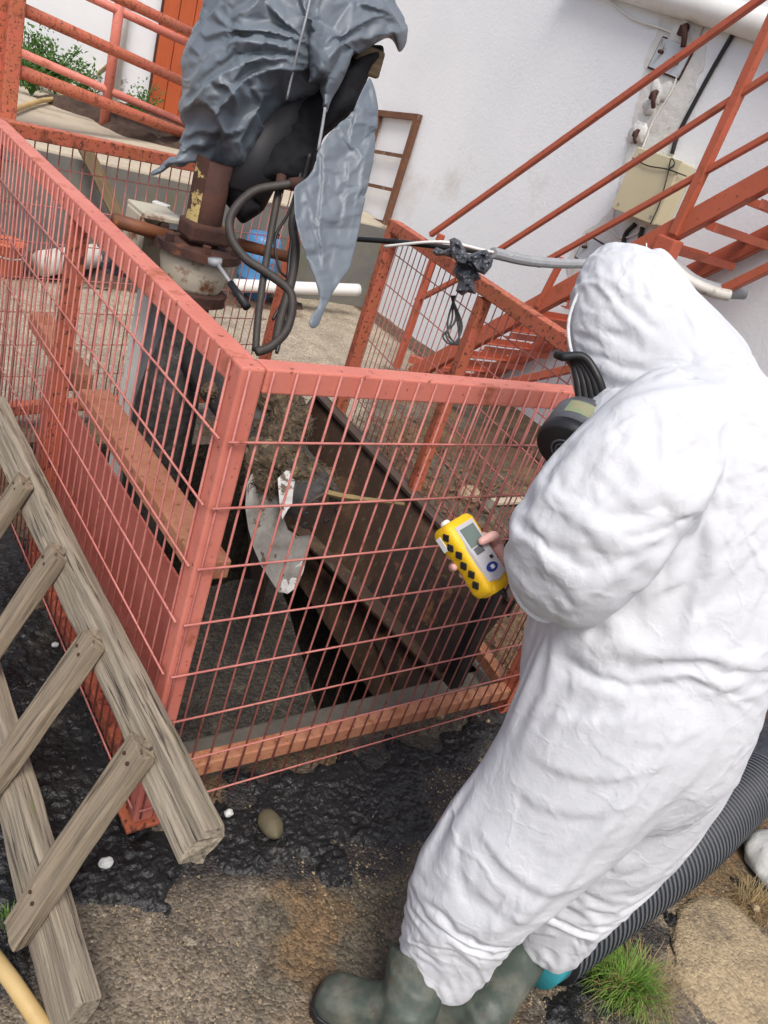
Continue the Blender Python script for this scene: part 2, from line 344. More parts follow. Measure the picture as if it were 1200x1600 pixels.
def catmull(pts, n=8):
    P = [np.asarray(p, float) for p in pts]; P = [2 * P[0] - P[1]] + P + [2 * P[-1] - P[-2]]; out = []
    for i in range(1, len(P) - 2):
        for k in range(n):
            t = k / n
            out.append(.5 * (2 * P[i] + (P[i + 1] - P[i - 1]) * t + (2 * P[i - 1] - 5 * P[i] + 4 * P[i + 1] - P[i + 2]) * t * t + (3 * P[i] - P[i - 1] - 3 * P[i + 1] + P[i + 2]) * t ** 3))
    return out + [P[-2]]
def creases(p, lines):                                   # p in outline pixels; lines: (points, width, height, valley)
    r = np.zeros(len(p))
    for pts, w, h in lines:
        d, s, t = poly_dist(p, catmull(pts, 5) if len(pts) > 2 else pts)
        e = np.clip(np.minimum(t, 1 - t) * 5, 0, 1)
        sd = d * s
        r += e * h * (np.exp(-np.abs(sd) / np.where(sd > 0, .55 * w, 2.2 * w)) - .22 * np.exp(-((sd - 1.3 * w) / (.9 * w)) ** 2))
    return r
def facets(p, cell, seed, box=None):
    """random heights on a random triangulation, linear inside each triangle: crisp folds of stiff plastic"""
    rr = np.random.RandomState(seed); lo = p.min(0) - cell * 2; hi = p.max(0) + cell * 2
    n = int((hi[0] - lo[0]) * (hi[1] - lo[1]) / cell ** 2)
    gx, gy = np.meshgrid(np.arange(lo[0], hi[0], cell), np.arange(lo[1], hi[1], cell))
    G = np.stack([gx.ravel(), gy.ravel()], 1); G = G + rr.uniform(-.55, .55, G.shape) * cell; h = rr.uniform(-1, 1, len(G))
    vo, eo, fo, ov, _, _ = geometry.delaunay_2d_cdt([Vector(x) for x in G], [], [], 0, 1e-5)
    V = np.array([tuple(v) for v in vo]); hh = np.array([h[o[0]] if o else 0 for o in ov]); out = np.zeros(len(p))
    for f in fo:
        a, b, c = V[list(f)]; d = (b[1] - c[1]) * (a[0] - c[0]) + (c[0] - b[0]) * (a[1] - c[1])
        if abs(d) < 1e-9: continue
        l1 = ((b[1] - c[1]) * (p[:, 0] - c[0]) + (c[0] - b[0]) * (p[:, 1] - c[1])) / d
        l2 = ((c[1] - a[1]) * (p[:, 0] - c[0]) + (a[0] - c[0]) * (p[:, 1] - c[1])) / d; l3 = 1 - l1 - l2
        m = (l1 >= -1e-6) & (l2 >= -1e-6) & (l3 >= -1e-6)
        out[m] = l1[m] * hh[f[0]] + l2[m] * hh[f[1]] + l3[m] * hh[f[2]]
    return out
def outline_shell(poly, depth, T, step=7, relief=None, edge=.35, tmin=.0015, smoothpoly=True, front_only=False):
    """closed volume whose outline is poly: depth(p) centre distance, T half thickness"""
    pts = []
    n = len(poly)
    for i in range(n):
        a = np.array(poly[i], float); b = np.array(poly[(i + 1) % n], float); k = max(1, int(np.linalg.norm(b - a) / step))
        for j in range(k): pts.append(a + (b - a) * j / k)
    if smoothpoly:
        for _ in range(2): pts = [(.25 * pts[i - 1] + .5 * pts[i] + .25 * pts[(i + 1) % len(pts)]) for i in range(len(pts))]
    nb = len(pts); B = np.array(pts)
    gx, gy = np.meshgrid(np.arange(B[:, 0].min(), B[:, 0].max(), step), np.arange(B[:, 1].min(), B[:, 1].max(), step))
    gx = gx + (np.arange(gx.shape[0]) % 2)[:, None] * step * .5
    G = np.stack([gx.ravel(), gy.ravel()], 1); sd = sdpoly(G, [tuple(x) for x in B]); G = G[sd > step * .6]
    allp = [Vector(x) for x in B] + [Vector(x) for x in G]
    vo, eo, fo, _, _, _ = geometry.delaunay_2d_cdt(allp, [(i, (i + 1) % nb) for i in range(nb)], [list(range(nb))], 1, 1e-4)
    P = np.array([tuple(v) for v in vo]); d = np.abs(sdpoly(P, [tuple(x) for x in B])); d[d < 1e-3] = 0
    dm = max(d.max(), 1e-6) * edge
    s = np.clip(d / dm, 0, 1); prof = np.sqrt(np.clip(1 - (1 - s) ** 2, 0, 1))
    D = depth(P) if callable(depth) else np.full(len(P), depth)
    rel = relief(P) if relief else 0
    th = tmin + (T(P) if callable(T) else T) * prof
    fr = D - th - rel * np.clip(d / 10, 0, 1); bk = D + th - (rel * np.clip(d / 10, 0, 1) if np.ndim(T) == 0 and not callable(T) and T < .02 else 0)
    fv = [AT(p[0], p[1], q) for p, q in zip(P, fr)]; bv = [AT(p[0], p[1], q) for p, q in zip(P, bk)]
    N = len(P); Fc = [tuple(reversed(f)) for f in fo] + [tuple(N + i for i in f) for f in fo]
    cnt = {}
    for f in fo:
        for i in range(len(f)):
            e = (f[i], f[(i + 1) % len(f)]); cnt[e] = 1
    for (a, b) in list(cnt):
        if (b, a) not in cnt: Fc.append((a, b, N + b, N + a))
    return MB().add(fv + bv, Fc)
def loft(st, n=24, sup=2.0, cap=True):
    """st: (u, v, depth, half width in outline pixels, half depth in metres)"""
    C = [AT(a[0], a[1], a[2]) for a in st]; R = []
    for i, a in enumerate(st):
        t = nrm(C[min(i + 1, len(C) - 1)] - C[max(i - 1, 0)])
        view = nrm(C[i] - CAM); A = nrm(np.cross(t, view)); B = np.cross(A, t); w = a[3] * a[2] / F
        ring = []
        for q in np.linspace(0, 2 * PI, n, endpoint=False):
            c, s = math.cos(q), math.sin(q)
            c = math.copysign(abs(c) ** (2 / sup), c); s = math.copysign(abs(s) ** (2 / sup), s)
            ring.append(C[i] + A * w * c + B * a[4] * s)
        R.append(np.array(ring))
    return MB().rings(R, cap)
def merge(*bs):
    m = MB()
    for b in bs: m.add(b.v, b.f)
    return m
def cloth_sim(o, grow, frames=22, inset=.016, pin=None, bend=.4, mass=.25, quality=6, grav=1.0, collider=True, tens=15, pressure=0, selfc=False, air=1.0):
    """let the sheet settle: its rest size is a little larger than its shape, so it buckles into folds over what it covers"""
    scn.frame_start = 1; scn.frame_end = frames + 1; scn.frame_set(1)
    col = None
    if collider:
        me = o.data.copy(); col = bpy.data.objects.new('tmp_collider', me); COL.objects.link(col); col.parent = o.parent; col.matrix_local = o.matrix_local.copy()
        N_ = normals(col); setv(col, lambda V: V - N_ * inset)
        for _ in range(3):
            pass
        c = col.modifiers.new('c', 'COLLISION'); col.collision.thickness_outer = .003; col.collision.cloth_friction = 8
    m = o.modifiers.new('cloth', 'CLOTH'); s = m.settings
    s.quality = quality; s.mass = mass; s.tension_stiffness = tens; s.compression_stiffness = tens; s.shear_stiffness = tens * .5; s.bending_stiffness = bend; s.air_damping = air
    s.tension_damping = 10; s.compression_damping = 10; s.shear_damping = 10
    s.bending_model = 'ANGULAR'
    s.shrink_min = -grow; s.shrink_max = -grow; s.effector_weights.gravity = grav
    if pressure: s.use_pressure = True; s.uniform_pressure_force = pressure
    m.collision_settings.use_collision = collider; m.collision_settings.distance_min = .004; m.collision_settings.collision_quality = 2
    m.collision_settings.use_self_collision = selfc
    if pin is not None:
        g = o.vertex_groups.new(name='pin')
        for i in np.nonzero(pin > .01)[0]: g.add([int(i)], float(pin[i]), 'REPLACE')
        s.vertex_group_mass = 'pin'
    m.point_cache.frame_start = 1; m.point_cache.frame_end = frames + 1
    for f in range(1, frames + 2): scn.frame_set(f)
    dg = bpy.context.evaluated_depsgraph_get(); e = o.evaluated_get(dg); n = len(o.data.vertices); a = np.empty(n * 3); e.data.vertices.foreach_get('co', a)
    o.modifiers.clear(); o.vertex_groups.clear()
    o.data.vertices.foreach_set('co', a); o.data.update()
    if col is not None:
        d = col.data; bpy.data.objects.remove(col); bpy.data.meshes.remove(d)
    scn.frame_set(1)

def wpos(o):
    n = len(o.data.vertices); a = np.empty(n * 3); o.data.vertices.foreach_get('co', a); return a.reshape(-1, 3) + np.array(world_loc(o))
def subd(o, lv=1):
    m = o.modifiers.new('smooth', 'SUBSURF'); m.levels = lv; m.render_levels = lv
# ================================================================== camera, sky, sun
cd = bpy.data.cameras.new('camera'); cam = bpy.data.objects.new('camera', cd); COL.objects.link(cam)
cd.sensor_fit = 'VERTICAL'; cd.sensor_height = 36; cd.lens = F / 1600 * 36; cd.clip_end = 200; cd.clip_start = .02
Mc = Matrix.Identity(4)
for i in range(3):
    Mc[i][0] = RIGHT[i]; Mc[i][1] = -DOWN[i]; Mc[i][2] = -FWD[i]; Mc[i][3] = CAM[i]
cam.matrix_world = Mc; scn.camera = cam
SUN_EL, SUN_AZ = math.radians(58), math.radians(215)     # azimuth: direction the light comes from, from +Y clockwise
w = bpy.data.worlds.new('World'); scn.world = w; w.use_nodes = True
sk = w.node_tree.nodes.new('ShaderNodeTexSky'); sk.sky_type = 'NISHITA'; sk.sun_disc = False
sk.sun_elevation = SUN_EL; sk.sun_rotation = SUN_AZ; sk.air_density = .8; sk.dust_density = 4.0; sk.ozone_density = .35
bg = w.node_tree.nodes['Background']; w.node_tree.links.new(sk.outputs[0], bg.inputs['Color']); bg.inputs['Strength'].default_value = .12
sl = bpy.data.lights.new('sun', 'SUN'); sl.energy = 1.5; sl.angle = math.radians(22); sl.color = (1, .985, .965)
so = bpy.data.objects.new('sun', sl); COL.objects.link(so)
sd = Vector((math.sin(SUN_AZ) * math.cos(SUN_EL), math.cos(SUN_AZ) * math.cos(SUN_EL), math.sin(SUN_EL)))
so.rotation_euler = sd.to_track_quat('Z', 'Y').to_euler(); so.location = (0, 0, 8)
scn.view_settings.view_transform = 'Standard'; scn.view_settings.look = 'None'; scn.view_settings.exposure = .60; scn.view_settings.gamma = 1
# ================================================================== ground
HX0, HX1, HY0, HY1 = .12, 1.44, .23, 2.04                # pit opening
def px_poly(pts, z=0.): return [tuple(ON(u, v, 2, z)[:2]) for u, v in pts]
TAR1 = px_poly([(232, 1292), (330, 1232), (480, 1192), (640, 1148), (800, 1108), (836, 1140), (770, 1190), (700, 1250), (690, 1310), (610, 1370), (510, 1392), (420, 1372), (335, 1362), (300, 1392), (270, 1450), (215, 1440), (150, 1420), (130, 1360), (190, 1312)])
TAR2 = px_poly([(-60, 700), (0, 780), (60, 850), (130, 980), (196, 1110), (240, 1292), (150, 1420), (90, 1470), (40, 1560), (-80, 1500), (-200, 1200)])
TAR3 = px_poly([(820, 1545), (900, 1498), (1040, 1440), (1150, 1370), (1230, 1320), (1230, 1420), (1160, 1400), (1090, 1440), (1015, 1470), (992, 1530), (1050, 1620), (820, 1640)])
CLEANP = [(.1, 2.2), (1.5, 2.5), (1.9, 1.9), (3.0, 3.3), (4.2, 3.2), (4.2, 5), (-5, 5), (-5, 2.3)]
def gz(x, y):
    x = np.asarray(x, float); y = np.asarray(y, float)
    P = xyz0(x.ravel(), y.ravel())
    return (fbm(P, 4, 3.5, 2.0) * .012 + fbm(P, 4, 28, 5.) * .005).reshape(x.shape)
def tar_h(x, y):
    P = np.stack([x, y], 1); Q = xyz0(x, y)
    sd = np.maximum.reduce([sdpoly(P, T) for T in (TAR1, TAR2, TAR3)])
    sd = sd + fbm(Q, 5, 9, 1.) * .16
    e = np.clip(sd / .06, 0, 1); e = e * e * (3 - 2 * e)
    h = e * (.010 + .014 * fbm(Q, 4, 12, 8.) + .006 * (ridge(Q, 4, 24, 3.) + .3) + .008 * ridge(Q, 3, 70, 6.))
    return sd, h, e
def lines(dense, a, b, step, far):
    return np.unique(np.round(np.concatenate([np.arange(a, b, step), np.array(dense), np.array(far)]), 5))
def ground():
    X = lines([HX0, HX1], -1.2, 2.7, .014, [-40, -20, -10, -5, -3, -2, -1.6] + list(np.arange(2.75, 4.05, .05)) + [6, 12, 30, 40])
    Y = lines([HY0, HY1], -1.5, 2.3, .014, [-40, -20, -10, -5, -3, -2, -1.7] + list(np.arange(2.35, 5.0, .05)) + [7, 12, 30, 40])
    GX, GY = np.meshgrid(X, Y); x = GX.ravel(); y = GY.ravel()
    z = gz(x, y)
    m = MB(); nx = len(X); fc = []
    xc = (X[1:] + X[:-1]) / 2; yc = (Y[1:] + Y[:-1]) / 2
    for j in range(len(Y) - 1):
        iny = HY0 < yc[j] < HY1
        for i in range(nx - 1):
            if iny and HX0 < xc[i] < HX1: continue
            a = j * nx + i; fc.append((a, a + 1, a + nx + 1, a + nx))
    me = bpy.data.meshes.new('ground'); me.from_pydata(np.stack([x, y, z], 1).tolist(), [], fc)
    P2 = np.stack([x, y], 1)
    sdt = np.maximum.reduce([sdpoly(P2, T) for T in (TAR1, TAR2, TAR3)])
    tarred = np.clip(.42 + (sdt + .22 * fbm(xyz0(x, y), 4, 5, 6.)) / .30, 0, 1)
    clean = np.clip(.5 + sdpoly(P2, CLEANP) / .4, 0, 1)
    dirt = np.maximum(np.clip(.5 + sdpoly(P2, [(1.5, .0), (2.0, 1.9), (2.9, 2.5), (4.0, 2.6), (4, -1), (2.4, -1.2)]) / .4, 0, 1), np.clip(.5 + sdpoly(P2, [(-1, 4.35), (2.9, 4.3), (2.9, 4.8), (-1, 4.8)]) / .4, 0, 1))
    dirt = np.maximum(dirt, np.clip(.5 + sdpoly(P2, [(3.6, 3.0), (3.97, 3.0), (3.97, 5), (3.75, 5)]) / .3, 0, 1))
    rusty = np.clip(.34 + 1.3 * fbm(xyz0(x, y), 4, 3.2, 4.), 0, .9) * (1 - clean); moss = np.clip(.46 + 1.5 * fbm(xyz0(x, y), 4, 2.8, 14.), 0, .95) * (1 - .75 * clean)
    for nm, a in (('tarred', tarred), ('clean', clean), ('dirt', dirt), ('rusty', rusty), ('moss', moss)):
        at = me.attributes.new(nm, 'FLOAT', 'POINT'); at.data.foreach_set('value', np.asarray(a, np.float32))
    me.update(); me.polygons.foreach_set('use_smooth', [True] * len(me.polygons))
    o = bpy.data.objects.new('ground', me); COL.objects.link(o); me.materials.append(M['ground']); o['kind'] = 'structure'
ground()
def sludge(name, poly, step, label):
    xs = [p[0] for p in poly]; ys = [p[1] for p in poly]
    X = np.arange(max(min(xs) - .1, -1.0), min(max(xs) + .1, 2.2), step); Y = np.arange(max(min(ys) - .1, -1.3), min(max(ys) + .1, 1.9), step)
    GX, GY = np.meshgrid(X, Y); x = GX.ravel(); y = GY.ravel()
    P = np.stack([x, y], 1); Q = xyz0(x, y)
    s = sdpoly(P, poly) + fbm(Q, 5, 9, 1.) * .16
    e = np.clip(s / .11, 0, 1); e = e * e * (3 - 2 * e)
    h = e * (.004 + .010 * fbm(Q, 4, 10, 8.) + .006 * (ridge(Q + .03 * fbm(Q, 2, 15, 2.)[:, None], 3, 26, 3.) + .3) + .0065 * ridge(Q * [1, 1.6, 1], 3, 62, 6.) + .003 * ridge(Q, 2, 150, 1.)) - (1 - e) ** 3 * .012
    z = gz(x, y) + h
    keep = (s > -.03) & ~((x > HX0 - .01) & (x < HX1) & (y > HY0 - .01) & (y < HY1)); nx = len(X)
    fc = []
    K = keep.reshape(len(Y), nx); ok = K[:-1, :-1] & K[1:, :-1] & K[:-1, 1:] & K[1:, 1:]
    idx = -np.ones(len(x), int); V = []
    for j, i in zip(*np.nonzero(ok)):
        q = []
        for a in (j * nx + i, j * nx + i + 1, (j + 1) * nx + i + 1, (j + 1) * nx + i):
            if idx[a] < 0: idx[a] = len(V); V.append((x[a], y[a], z[a]))
            q.append(int(idx[a]))
        fc.append(tuple(q))
    o = MB().add(V, fc).build(name, M['tar'], None, True); tag(o, label, 'sludge', kind='stuff')
sludge('tar_sludge', TAR1, .0045, 'glossy black tar sludge spread along the front of the cage')
sludge('tar_sludge', TAR2, .006, 'black tar sludge under and behind the wooden ladder')
sludge('tar_sludge', TAR3, .006, 'black muddy sludge beneath the corrugated hose')
# pit
pm = MB()
for a, b in (((HX0, HY0), (HX1, HY0)), ((HX1, HY0), (HX1, HY1)), ((HX1, HY1), (HX0, HY1)), ((HX0, HY1), (HX0, HY0))):
    pm.add([(a[0], a[1], .0), (b[0], b[1], .0), (b[0], b[1], -1.3), (a[0], a[1], -1.3)], [(0, 1, 2, 3)])
pm.add([(HX0, HY0, -1.3), (HX1, HY0, -1.3), (HX1, HY1, -1.3), (HX0, HY1, -1.3)], [(0, 1, 2, 3)])
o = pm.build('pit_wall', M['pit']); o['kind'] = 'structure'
g = MB()
nx, ny = 50, 50
xs = np.linspace(.125, .98, nx); ys = np.linspace(.235, 1.02, ny); GX, GY = np.meshgrid(xs, ys)
edge = np.stack([GX.ravel(), GY.ravel()], 1)
zz = -.07 + .02 * fbm(xyz0(GX.ravel(), GY.ravel()), 4, 6) + .010 * ridge(xyz0(GX.ravel(), GY.ravel()), 3, 26)
xr = GX.ravel() - .16 * np.clip((GX.ravel() - .6) / .4, 0, 1) * (1 - (GY.ravel() - .235) / .8) * 1.6
g.add(np.stack([xr, GY.ravel(), zz], 1), [(j * nx + i, j * nx + i + 1, (j + 1) * nx + i + 1, (j + 1) * nx + i) for j in range(ny - 1) for i in range(nx - 1)])
rim_i = [i for i in range(nx)] + [j * nx + nx - 1 for j in range(1, ny)] + [(ny - 1) * nx + i for i in range(nx - 2, -1, -1)] + [j * nx for j in range(ny - 2, 0, -1)]
top = [g.v[i] for i in rim_i]; k = len(top)
g.add(top + [(a, b, c - .25) for a, b, c in top], [(i, (i + 1) % k, k + (i + 1) % k, k + i) for i in range(k)])
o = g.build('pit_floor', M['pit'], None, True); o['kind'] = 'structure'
o = MB().box((.78, .165, .006), (1.3, .12, .05)).build('pit_ledge', M['ledge'], bevel=.012); o['kind'] = 'structure'
# raised platform at the back, the two walls
o = MB().box((-3.0 + 3.48, 6.5, .31), (7.0 - .04, 3.4, .90)).build('concrete_platform', M['plat'], bevel=.02); o['kind'] = 'structure'
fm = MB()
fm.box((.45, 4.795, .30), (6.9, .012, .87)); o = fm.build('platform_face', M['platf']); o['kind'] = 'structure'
o = MB().box((4.07, 1.0, 2.2), (.2, 15, 4.6)).build('white_wall', M['wall']); tag(o, 'large white rendered wall behind the orange staircase', 'wall'); BIGWALL = o
bw = MB().box((.45, 8.3, 2.2), (7.0, .2, 3.1)).build('white_wall', M['wallb']); tag(bw, 'white wall with weeds at its foot beyond the raised platform', 'wall')
dr = thing('plank_door', (3.2, 8.15, .76), 'tall rust orange plank door in the back wall', 'door')
d_ = MB()
for i in range(6): d_.box((2.87 + i * .17, 8.15, 1.75), (.162, .05, 1.96))
d_.build('door_board', M['door'], dr, bevel=.006)
MB().box((3.3, 8.16, 1.75), (1.06, .02, 1.98)).build('door_frame', M['rust'], dr)
dp = MB().tube([(2.40, 8.13, .74), (2.40, 8.13, 3.3)], .055, 14).build('drain_pipe', M['pvc'], None, True); tag(dp, 'vertical white drain pipe on the back wall left of the door', 'pipe')
rp = MB().tube([ON(905, -42, 0, 3.93), ON(1120, 19, 0, 3.93), ON(1360, 88, 0, 3.93)], .085, 20)
rp = rp.build('drain_pipe', M['pvc'], None, True); tag(rp, 'thick white drain pipe sloping across the top of the white wall', 'pipe')
# soil heap on the platform
X = np.linspace(.6, 3.3, 120); Y = np.linspace(5.3, 7.9, 110); GX, GY = np.meshgrid(X, Y); q = np.stack([GX.ravel(), GY.ravel()], 1)
sp = [tuple(ON(u, v, 2, .76)[:2]) for u, v in [(60, 155), (150, 195), (200, 215), (250, 225), (330, 250), (420, 280), (420, 190), (300, 195), (210, 170), (130, 160)]]
s = sdpoly(q, sp) + .25 * fbm(xyz0(q[:, 0], q[:, 1]), 4, 3)
e = np.clip(s / .25, 0, 1); z = .755 + e * (.05 + .07 * (ridge(xyz0(q[:, 0], q[:, 1]), 5, 5) + .3)) - (1 - e) * .03
o = MB().add(np.stack([q[:, 0], q[:, 1], z], 1), [(j * 120 + i, j * 120 + i + 1, (j + 1) * 120 + i + 1, (j + 1) * 120 + i) for j in range(109) for i in range(119)]).build('dark_soil', M['soil'], None, True)
tag(o, 'dark soil and dead leaves heaped on the raised platform', 'soil', kind='stuff')
# ================================================================== safety cage
cage = thing('mesh_cage', (.7, 1.0, 0), 'coral red steel mesh safety cage standing around the sludge pit', 'cage')
T = .05; ZT = 1.27; H = .1465
def wires(a, b, out, z0=.06, skip_top=.004, phase=.0, r=.0027, zt=None, jmax=8, step=.05):
    a = np.array(a, float); b = np.array(b, float); L = np.linalg.norm(b - a); d = (b - a) / L; m = MB(); zt = zt or ZT - .002
    o3 = np.array([out[0], out[1], 0]); n = int((L - phase) / step)
    for i in range(n + 1):
        p = np.array([*(a + d * (phase + step * i)), 0]) + o3
        j = random.gauss(0, .0022); zb = z0 + random.uniform(-.004, .004)
        m.tube([p + [0, 0, zb], p + [d[0] * j, d[1] * j, (zt + zb) / 2], p + [0, 0, zt]], r, 6)
    for k in range(1, jmax + 1):
        z = ZT - H * k
        m.tube([np.array([*a, z]) + o3 * 1.0 + nrm(o3) * .0055, np.array([*((a + b) / 2), z + random.uniform(-.002, .002)]) + o3 + nrm(o3) * .0055, np.array([*b, z]) + o3 + nrm(o3) * .0055], r, 6)
    return m
# front panel
pf = MB().box((.665, .025, ZT - T / 2), (1.225, T, T)).build('front_panel', M['coral'], cage, bevel=.004)
MB().beam((.055, .025, .178), (1.32, .025, .132), .045, .045).build('bottom_rail', M['faded'], pf, bevel=.004)
wires((.002, 0), (1.37, 0), (0, -.0045), phase=.0124).build('wire_mesh', M['wire'], pf, True)
MB().box((.025, .025, .655), (T, T, 1.23)).build('corner_post', M['coral'], pf, bevel=.005)
MB().box((.025, .03, .028), (.085, .085, .012)).build('foot_plate', M['worn'], pf, bevel=.003)
MB().box((1.342, .025, .655), (T, T, 1.23)).build('corner_post', M['worn'], pf, bevel=.005)
# left panel
pl = MB().box((.0255, 1.075, ZT - T / 2 + .001), (T, 2.05, T)).build('left_panel', M['coral'], cage, bevel=.004)
wires((0, .004), (0, 2.12), (-.0045, 0), phase=.035).build('wire_mesh', M['wire'], pl, True)
MB().box((.028, 1.08, .64), (.046, .046, 1.16)).build('middle_post', M['worn'], pl, bevel=.004)
MB().box((.025, 2.12, .635), (T, T, 1.27)).build('corner_post', M['worn'], pl, bevel=.005)
MB().box((.025, .56, .105), (.045, 1.0, .045)).build('bottom_rail', M['worn'], pl, bevel=.004)
sh = MB(); sh.box((.058, .695, .40), (.006, 1.25, .56)); sh.build('sheet_plate', M['plate'], pl)
MB().beam((.105, .10, .735), (.105, .985, .735), .085, .05).build('inner_rail', M['faded'], pl, bevel=.004)
MB().beam((.105, 1.11, .72), (.105, 1.62, .72), .07, .06).build('inner_rail', M['faded'], pl, bevel=.004)
# right panel
q0, q1 = np.array([1.349, .055]), np.array([1.725, 1.93]); dq = nrm(q1 - q0); oq = np.array([dq[1], -dq[0]])
pr_ = MB().beam((*q0, ZT - T / 2), (*q1, ZT - T / 2), .055, .055).build('right_panel', M['worn'], cage, bevel=.004)
wires(q0, q1, oq * .030, phase=.03, r=.0026).build('wire_mesh', M['wire'], pr_, True)
MB().box((*q1, .62), (.058, .058, 1.30), np.array([[dq[1], dq[0], 0], [-dq[0], dq[1], 0], [0, 0, 1]])).build('corner_post', M['worn'], pr_, bevel=.005)
qm = q0 + dq * .98
MB().box((*qm, .62), (.046, .046, 1.18), np.array([[dq[1], dq[0], 0], [-dq[0], dq[1], 0], [0, 0, 1]])).build('middle_post', M['worn'], pr_, bevel=.004)
MB().beam((*(q0 + oq * .0), .12), (*q1, .12), .045, .045).build('bottom_rail', M['faded'], pr_, bevel=.004)  # lighter tan colour stands in for sunlight on this rail
# far panel
f0, f1 = np.array([.055, 2.125]), np.array([1.50, 2.44]); df = nrm(f1 - f0); of = np.array([-df[1], df[0]])
pb = MB().beam((*f0, ZT - T / 2), (*f1, ZT - T / 2), T, T).build('far_panel', M['worn'], cage, bevel=.004)
wires(f0, f1, of * .03, phase=.03).build('wire_mesh', M['wire'], pb, True)
MB().box((*(f1 + df * .025), .63), (T, T, 1.26), np.array([[df[0], -df[1], 0], [df[1], df[0], 0], [0, 0, 1]])).build('corner_post', M['worn'], pb, bevel=.005)
MB().beam((*f0, .11), (*f1, .11), T, T).build('bottom_rail', M['worn'], pb, bevel=.004)
# ================================================================== screw machine in the cage
mc = thing('screw_press', (.44, 1.2, 0), 'rusty upright screw press with white flanges standing inside the mesh cage', 'machine')
cx, cy = .435, 1.2
def lathe(prof, n=28, jag=0, c=(cx, cy)):
    R = []
    for r, z in prof:
        R.append(np.array([(c[0] + r * (1 + random.uniform(-jag, jag)) * math.cos(a), c[1] + r * (1 + random.uniform(-jag, jag)) * math.sin(a), z + random.uniform(-jag, jag) * .05) for a in np.linspace(0, 2 * PI, n, endpoint=False)]))
    return MB().rings(R)
lathe([(.060, 1.16), (.056, 1.28), (.056, 1.43)], 24).build('column', M['rust'], mc, True)
R = [np.array([(cx + .0585 * math.cos(a), cy + .0585 * math.sin(a), z) for a in np.linspace(math.radians(178), math.radians(228), 16)]) for z in np.linspace(1.20, 1.44, 8)]
MB().rings(R, False, False).build('painted_strip', M['rusty'], mc, True)
lathe([(.07, 1.185), (.135, 1.18), (.137, 1.155), (.07, 1.15)], 30, .02).build('flange', M['rust'], mc)
lathe([(.105, 1.15), (.112, 1.12), (.098, 1.055), (.09, 1.04)], 30, .01).build('hub', M['rustw'], mc, True)
lathe([(.10, 1.045), (.118, 1.04), (.115, 1.005), (.07, .995)], 30, .05).build('flange', M['rust'], mc)
lathe([(.07, 1.0), (.075, .93), (.062, .88), (.07, .82), (.09, .74), (.105, .62), (.11, .40), (.10, .1), (.1, -.6)], 26, .05).build('shaft', M['muck'], mc, True)
MB().tube([ON(176, 343, 1, 1.24), ON(268, 371, 1, 1.24)], .021, 14).build('rod', M['bronze'], mc, True)
MB().tube([ON(372, 381, 1, 1.24), ON(460, 404, 1, 1.24)], .019, 14).build('rod', M['bronze'], mc, True)
MB().box((.435, 1.18, 1.225), (.135, .11, .055)).build('clamp', M['rust'], mc, bevel=.01)
for a in range(6):
    t = a * PI / 3 + .3; lathe([(.014, 1.18), (.014, 1.205)], 6, c=(cx + .118 * math.cos(t), cy + .118 * math.sin(t))).build('bolt', M['rust'], mc)
sr_ = np.array([[.72, .69, 0], [-.69, .72, 0], [0, 0, 1]]); sc_ = np.array([*ON(245, 560, 1, 1.45)[:2], .64])
sup = MB(); sup.box(sc_, (.14, .012, 1.12), sr_); sup.box(sc_ + sr_ @ [.06, .04, 0], (.012, .08, 1.12), sr_)
sup.build('support_channel', M['grey'], mc, bevel=.003)
MB().box(sc_ + sr_ @ [-.078, -.008, 0], (.055, .03, 1.16), sr_).build('support_flange', M['wpaint'], mc, bevel=.003)
br = MB(); br.box((.345, 1.36, 1.215), (.13, .17, .016)); br.box((.285, 1.36, 1.12), (.016, .15, .18)); br.box((.35, 1.42, 1.1), (.12, .02, .2)); br.build('bracket', M['rustw'], mc, bevel=.004)
lv = MB().tube([AT(336, 415, 2.28), AT(336, 392 + 12, 2.27)], .021, 14).build('lever_socket', M['conduit'], mc, True)
MB().tube([AT(340, 413, 2.27), AT(362, 445, 2.24)], .006, 8).build('lever_rod', M['conduit'], lv, True)
MB().tube([AT(360, 442, 2.242), AT(386, 480, 2.21)], [.010, .013], 10).build('lever_grip', M['blackm'], lv, True)
# motor under the sheet
mt = loft([(375, 310, 2.45, 40, .08), (400, 240, 2.46, 50, .10), (440, 180, 2.47, 70, .10), (455, 100, 2.48, 75, .11), (470, 0, 2.48, 80, .11), (480, -80, 2.48, 60, .1)])
mt.build('motor', M['blackm'], mc, True)
# dark lining that also paints the cavity's shade, and grey plastic sheet
def dsh(a, bb, c, k): return lambda p: a + bb * (p[:, 0] - 450) / 200 + c * (p[:, 1] - 150) / 200
tp = thing('plastic_sheet', (.6, 1.3, 1.2), 'crumpled grey plastic sheet tied over the motor of the screw press', 'plastic sheet')
RC_ = [([(500, 78), (440, 50), (380, 40), (320, 50)], 9, .030), ([(492, 90), (420, 66), (350, 66), (296, 96)], 8, .034), ([(485, 100), (400, 92), (340, 118), (292, 170)], 8, .030),
       ([(480, 110), (420, 112), (370, 140), (330, 190)], 7, .020), ([(330, 128), (360, 140), (372, 170)], 6, .018), ([(300, 150), (330, 170), (350, 205), (345, 240)], 7, .020), ([(330, 0), (350, 30), (400, 48)], 6, .018),
       ([(420, 0), (450, 35), (490, 70)], 6, .022), ([(470, -20), (485, 30), (497, 75)], 6, .025), ([(560, -20), (535, 30), (505, 75)], 7, .03), ([(280, 215), (310, 205), (345, 212), (385, 200)], 6, .016), ([(385, 258), (378, 220), (395, 180)], 6, .016),
       ([(268, 245), (300, 226), (320, 236)], 5, .012), ([(395, 130), (405, 160), (385, 190)], 5, .012), ([(420, -60), (400, 0), (360, 20)], 8, .025)]
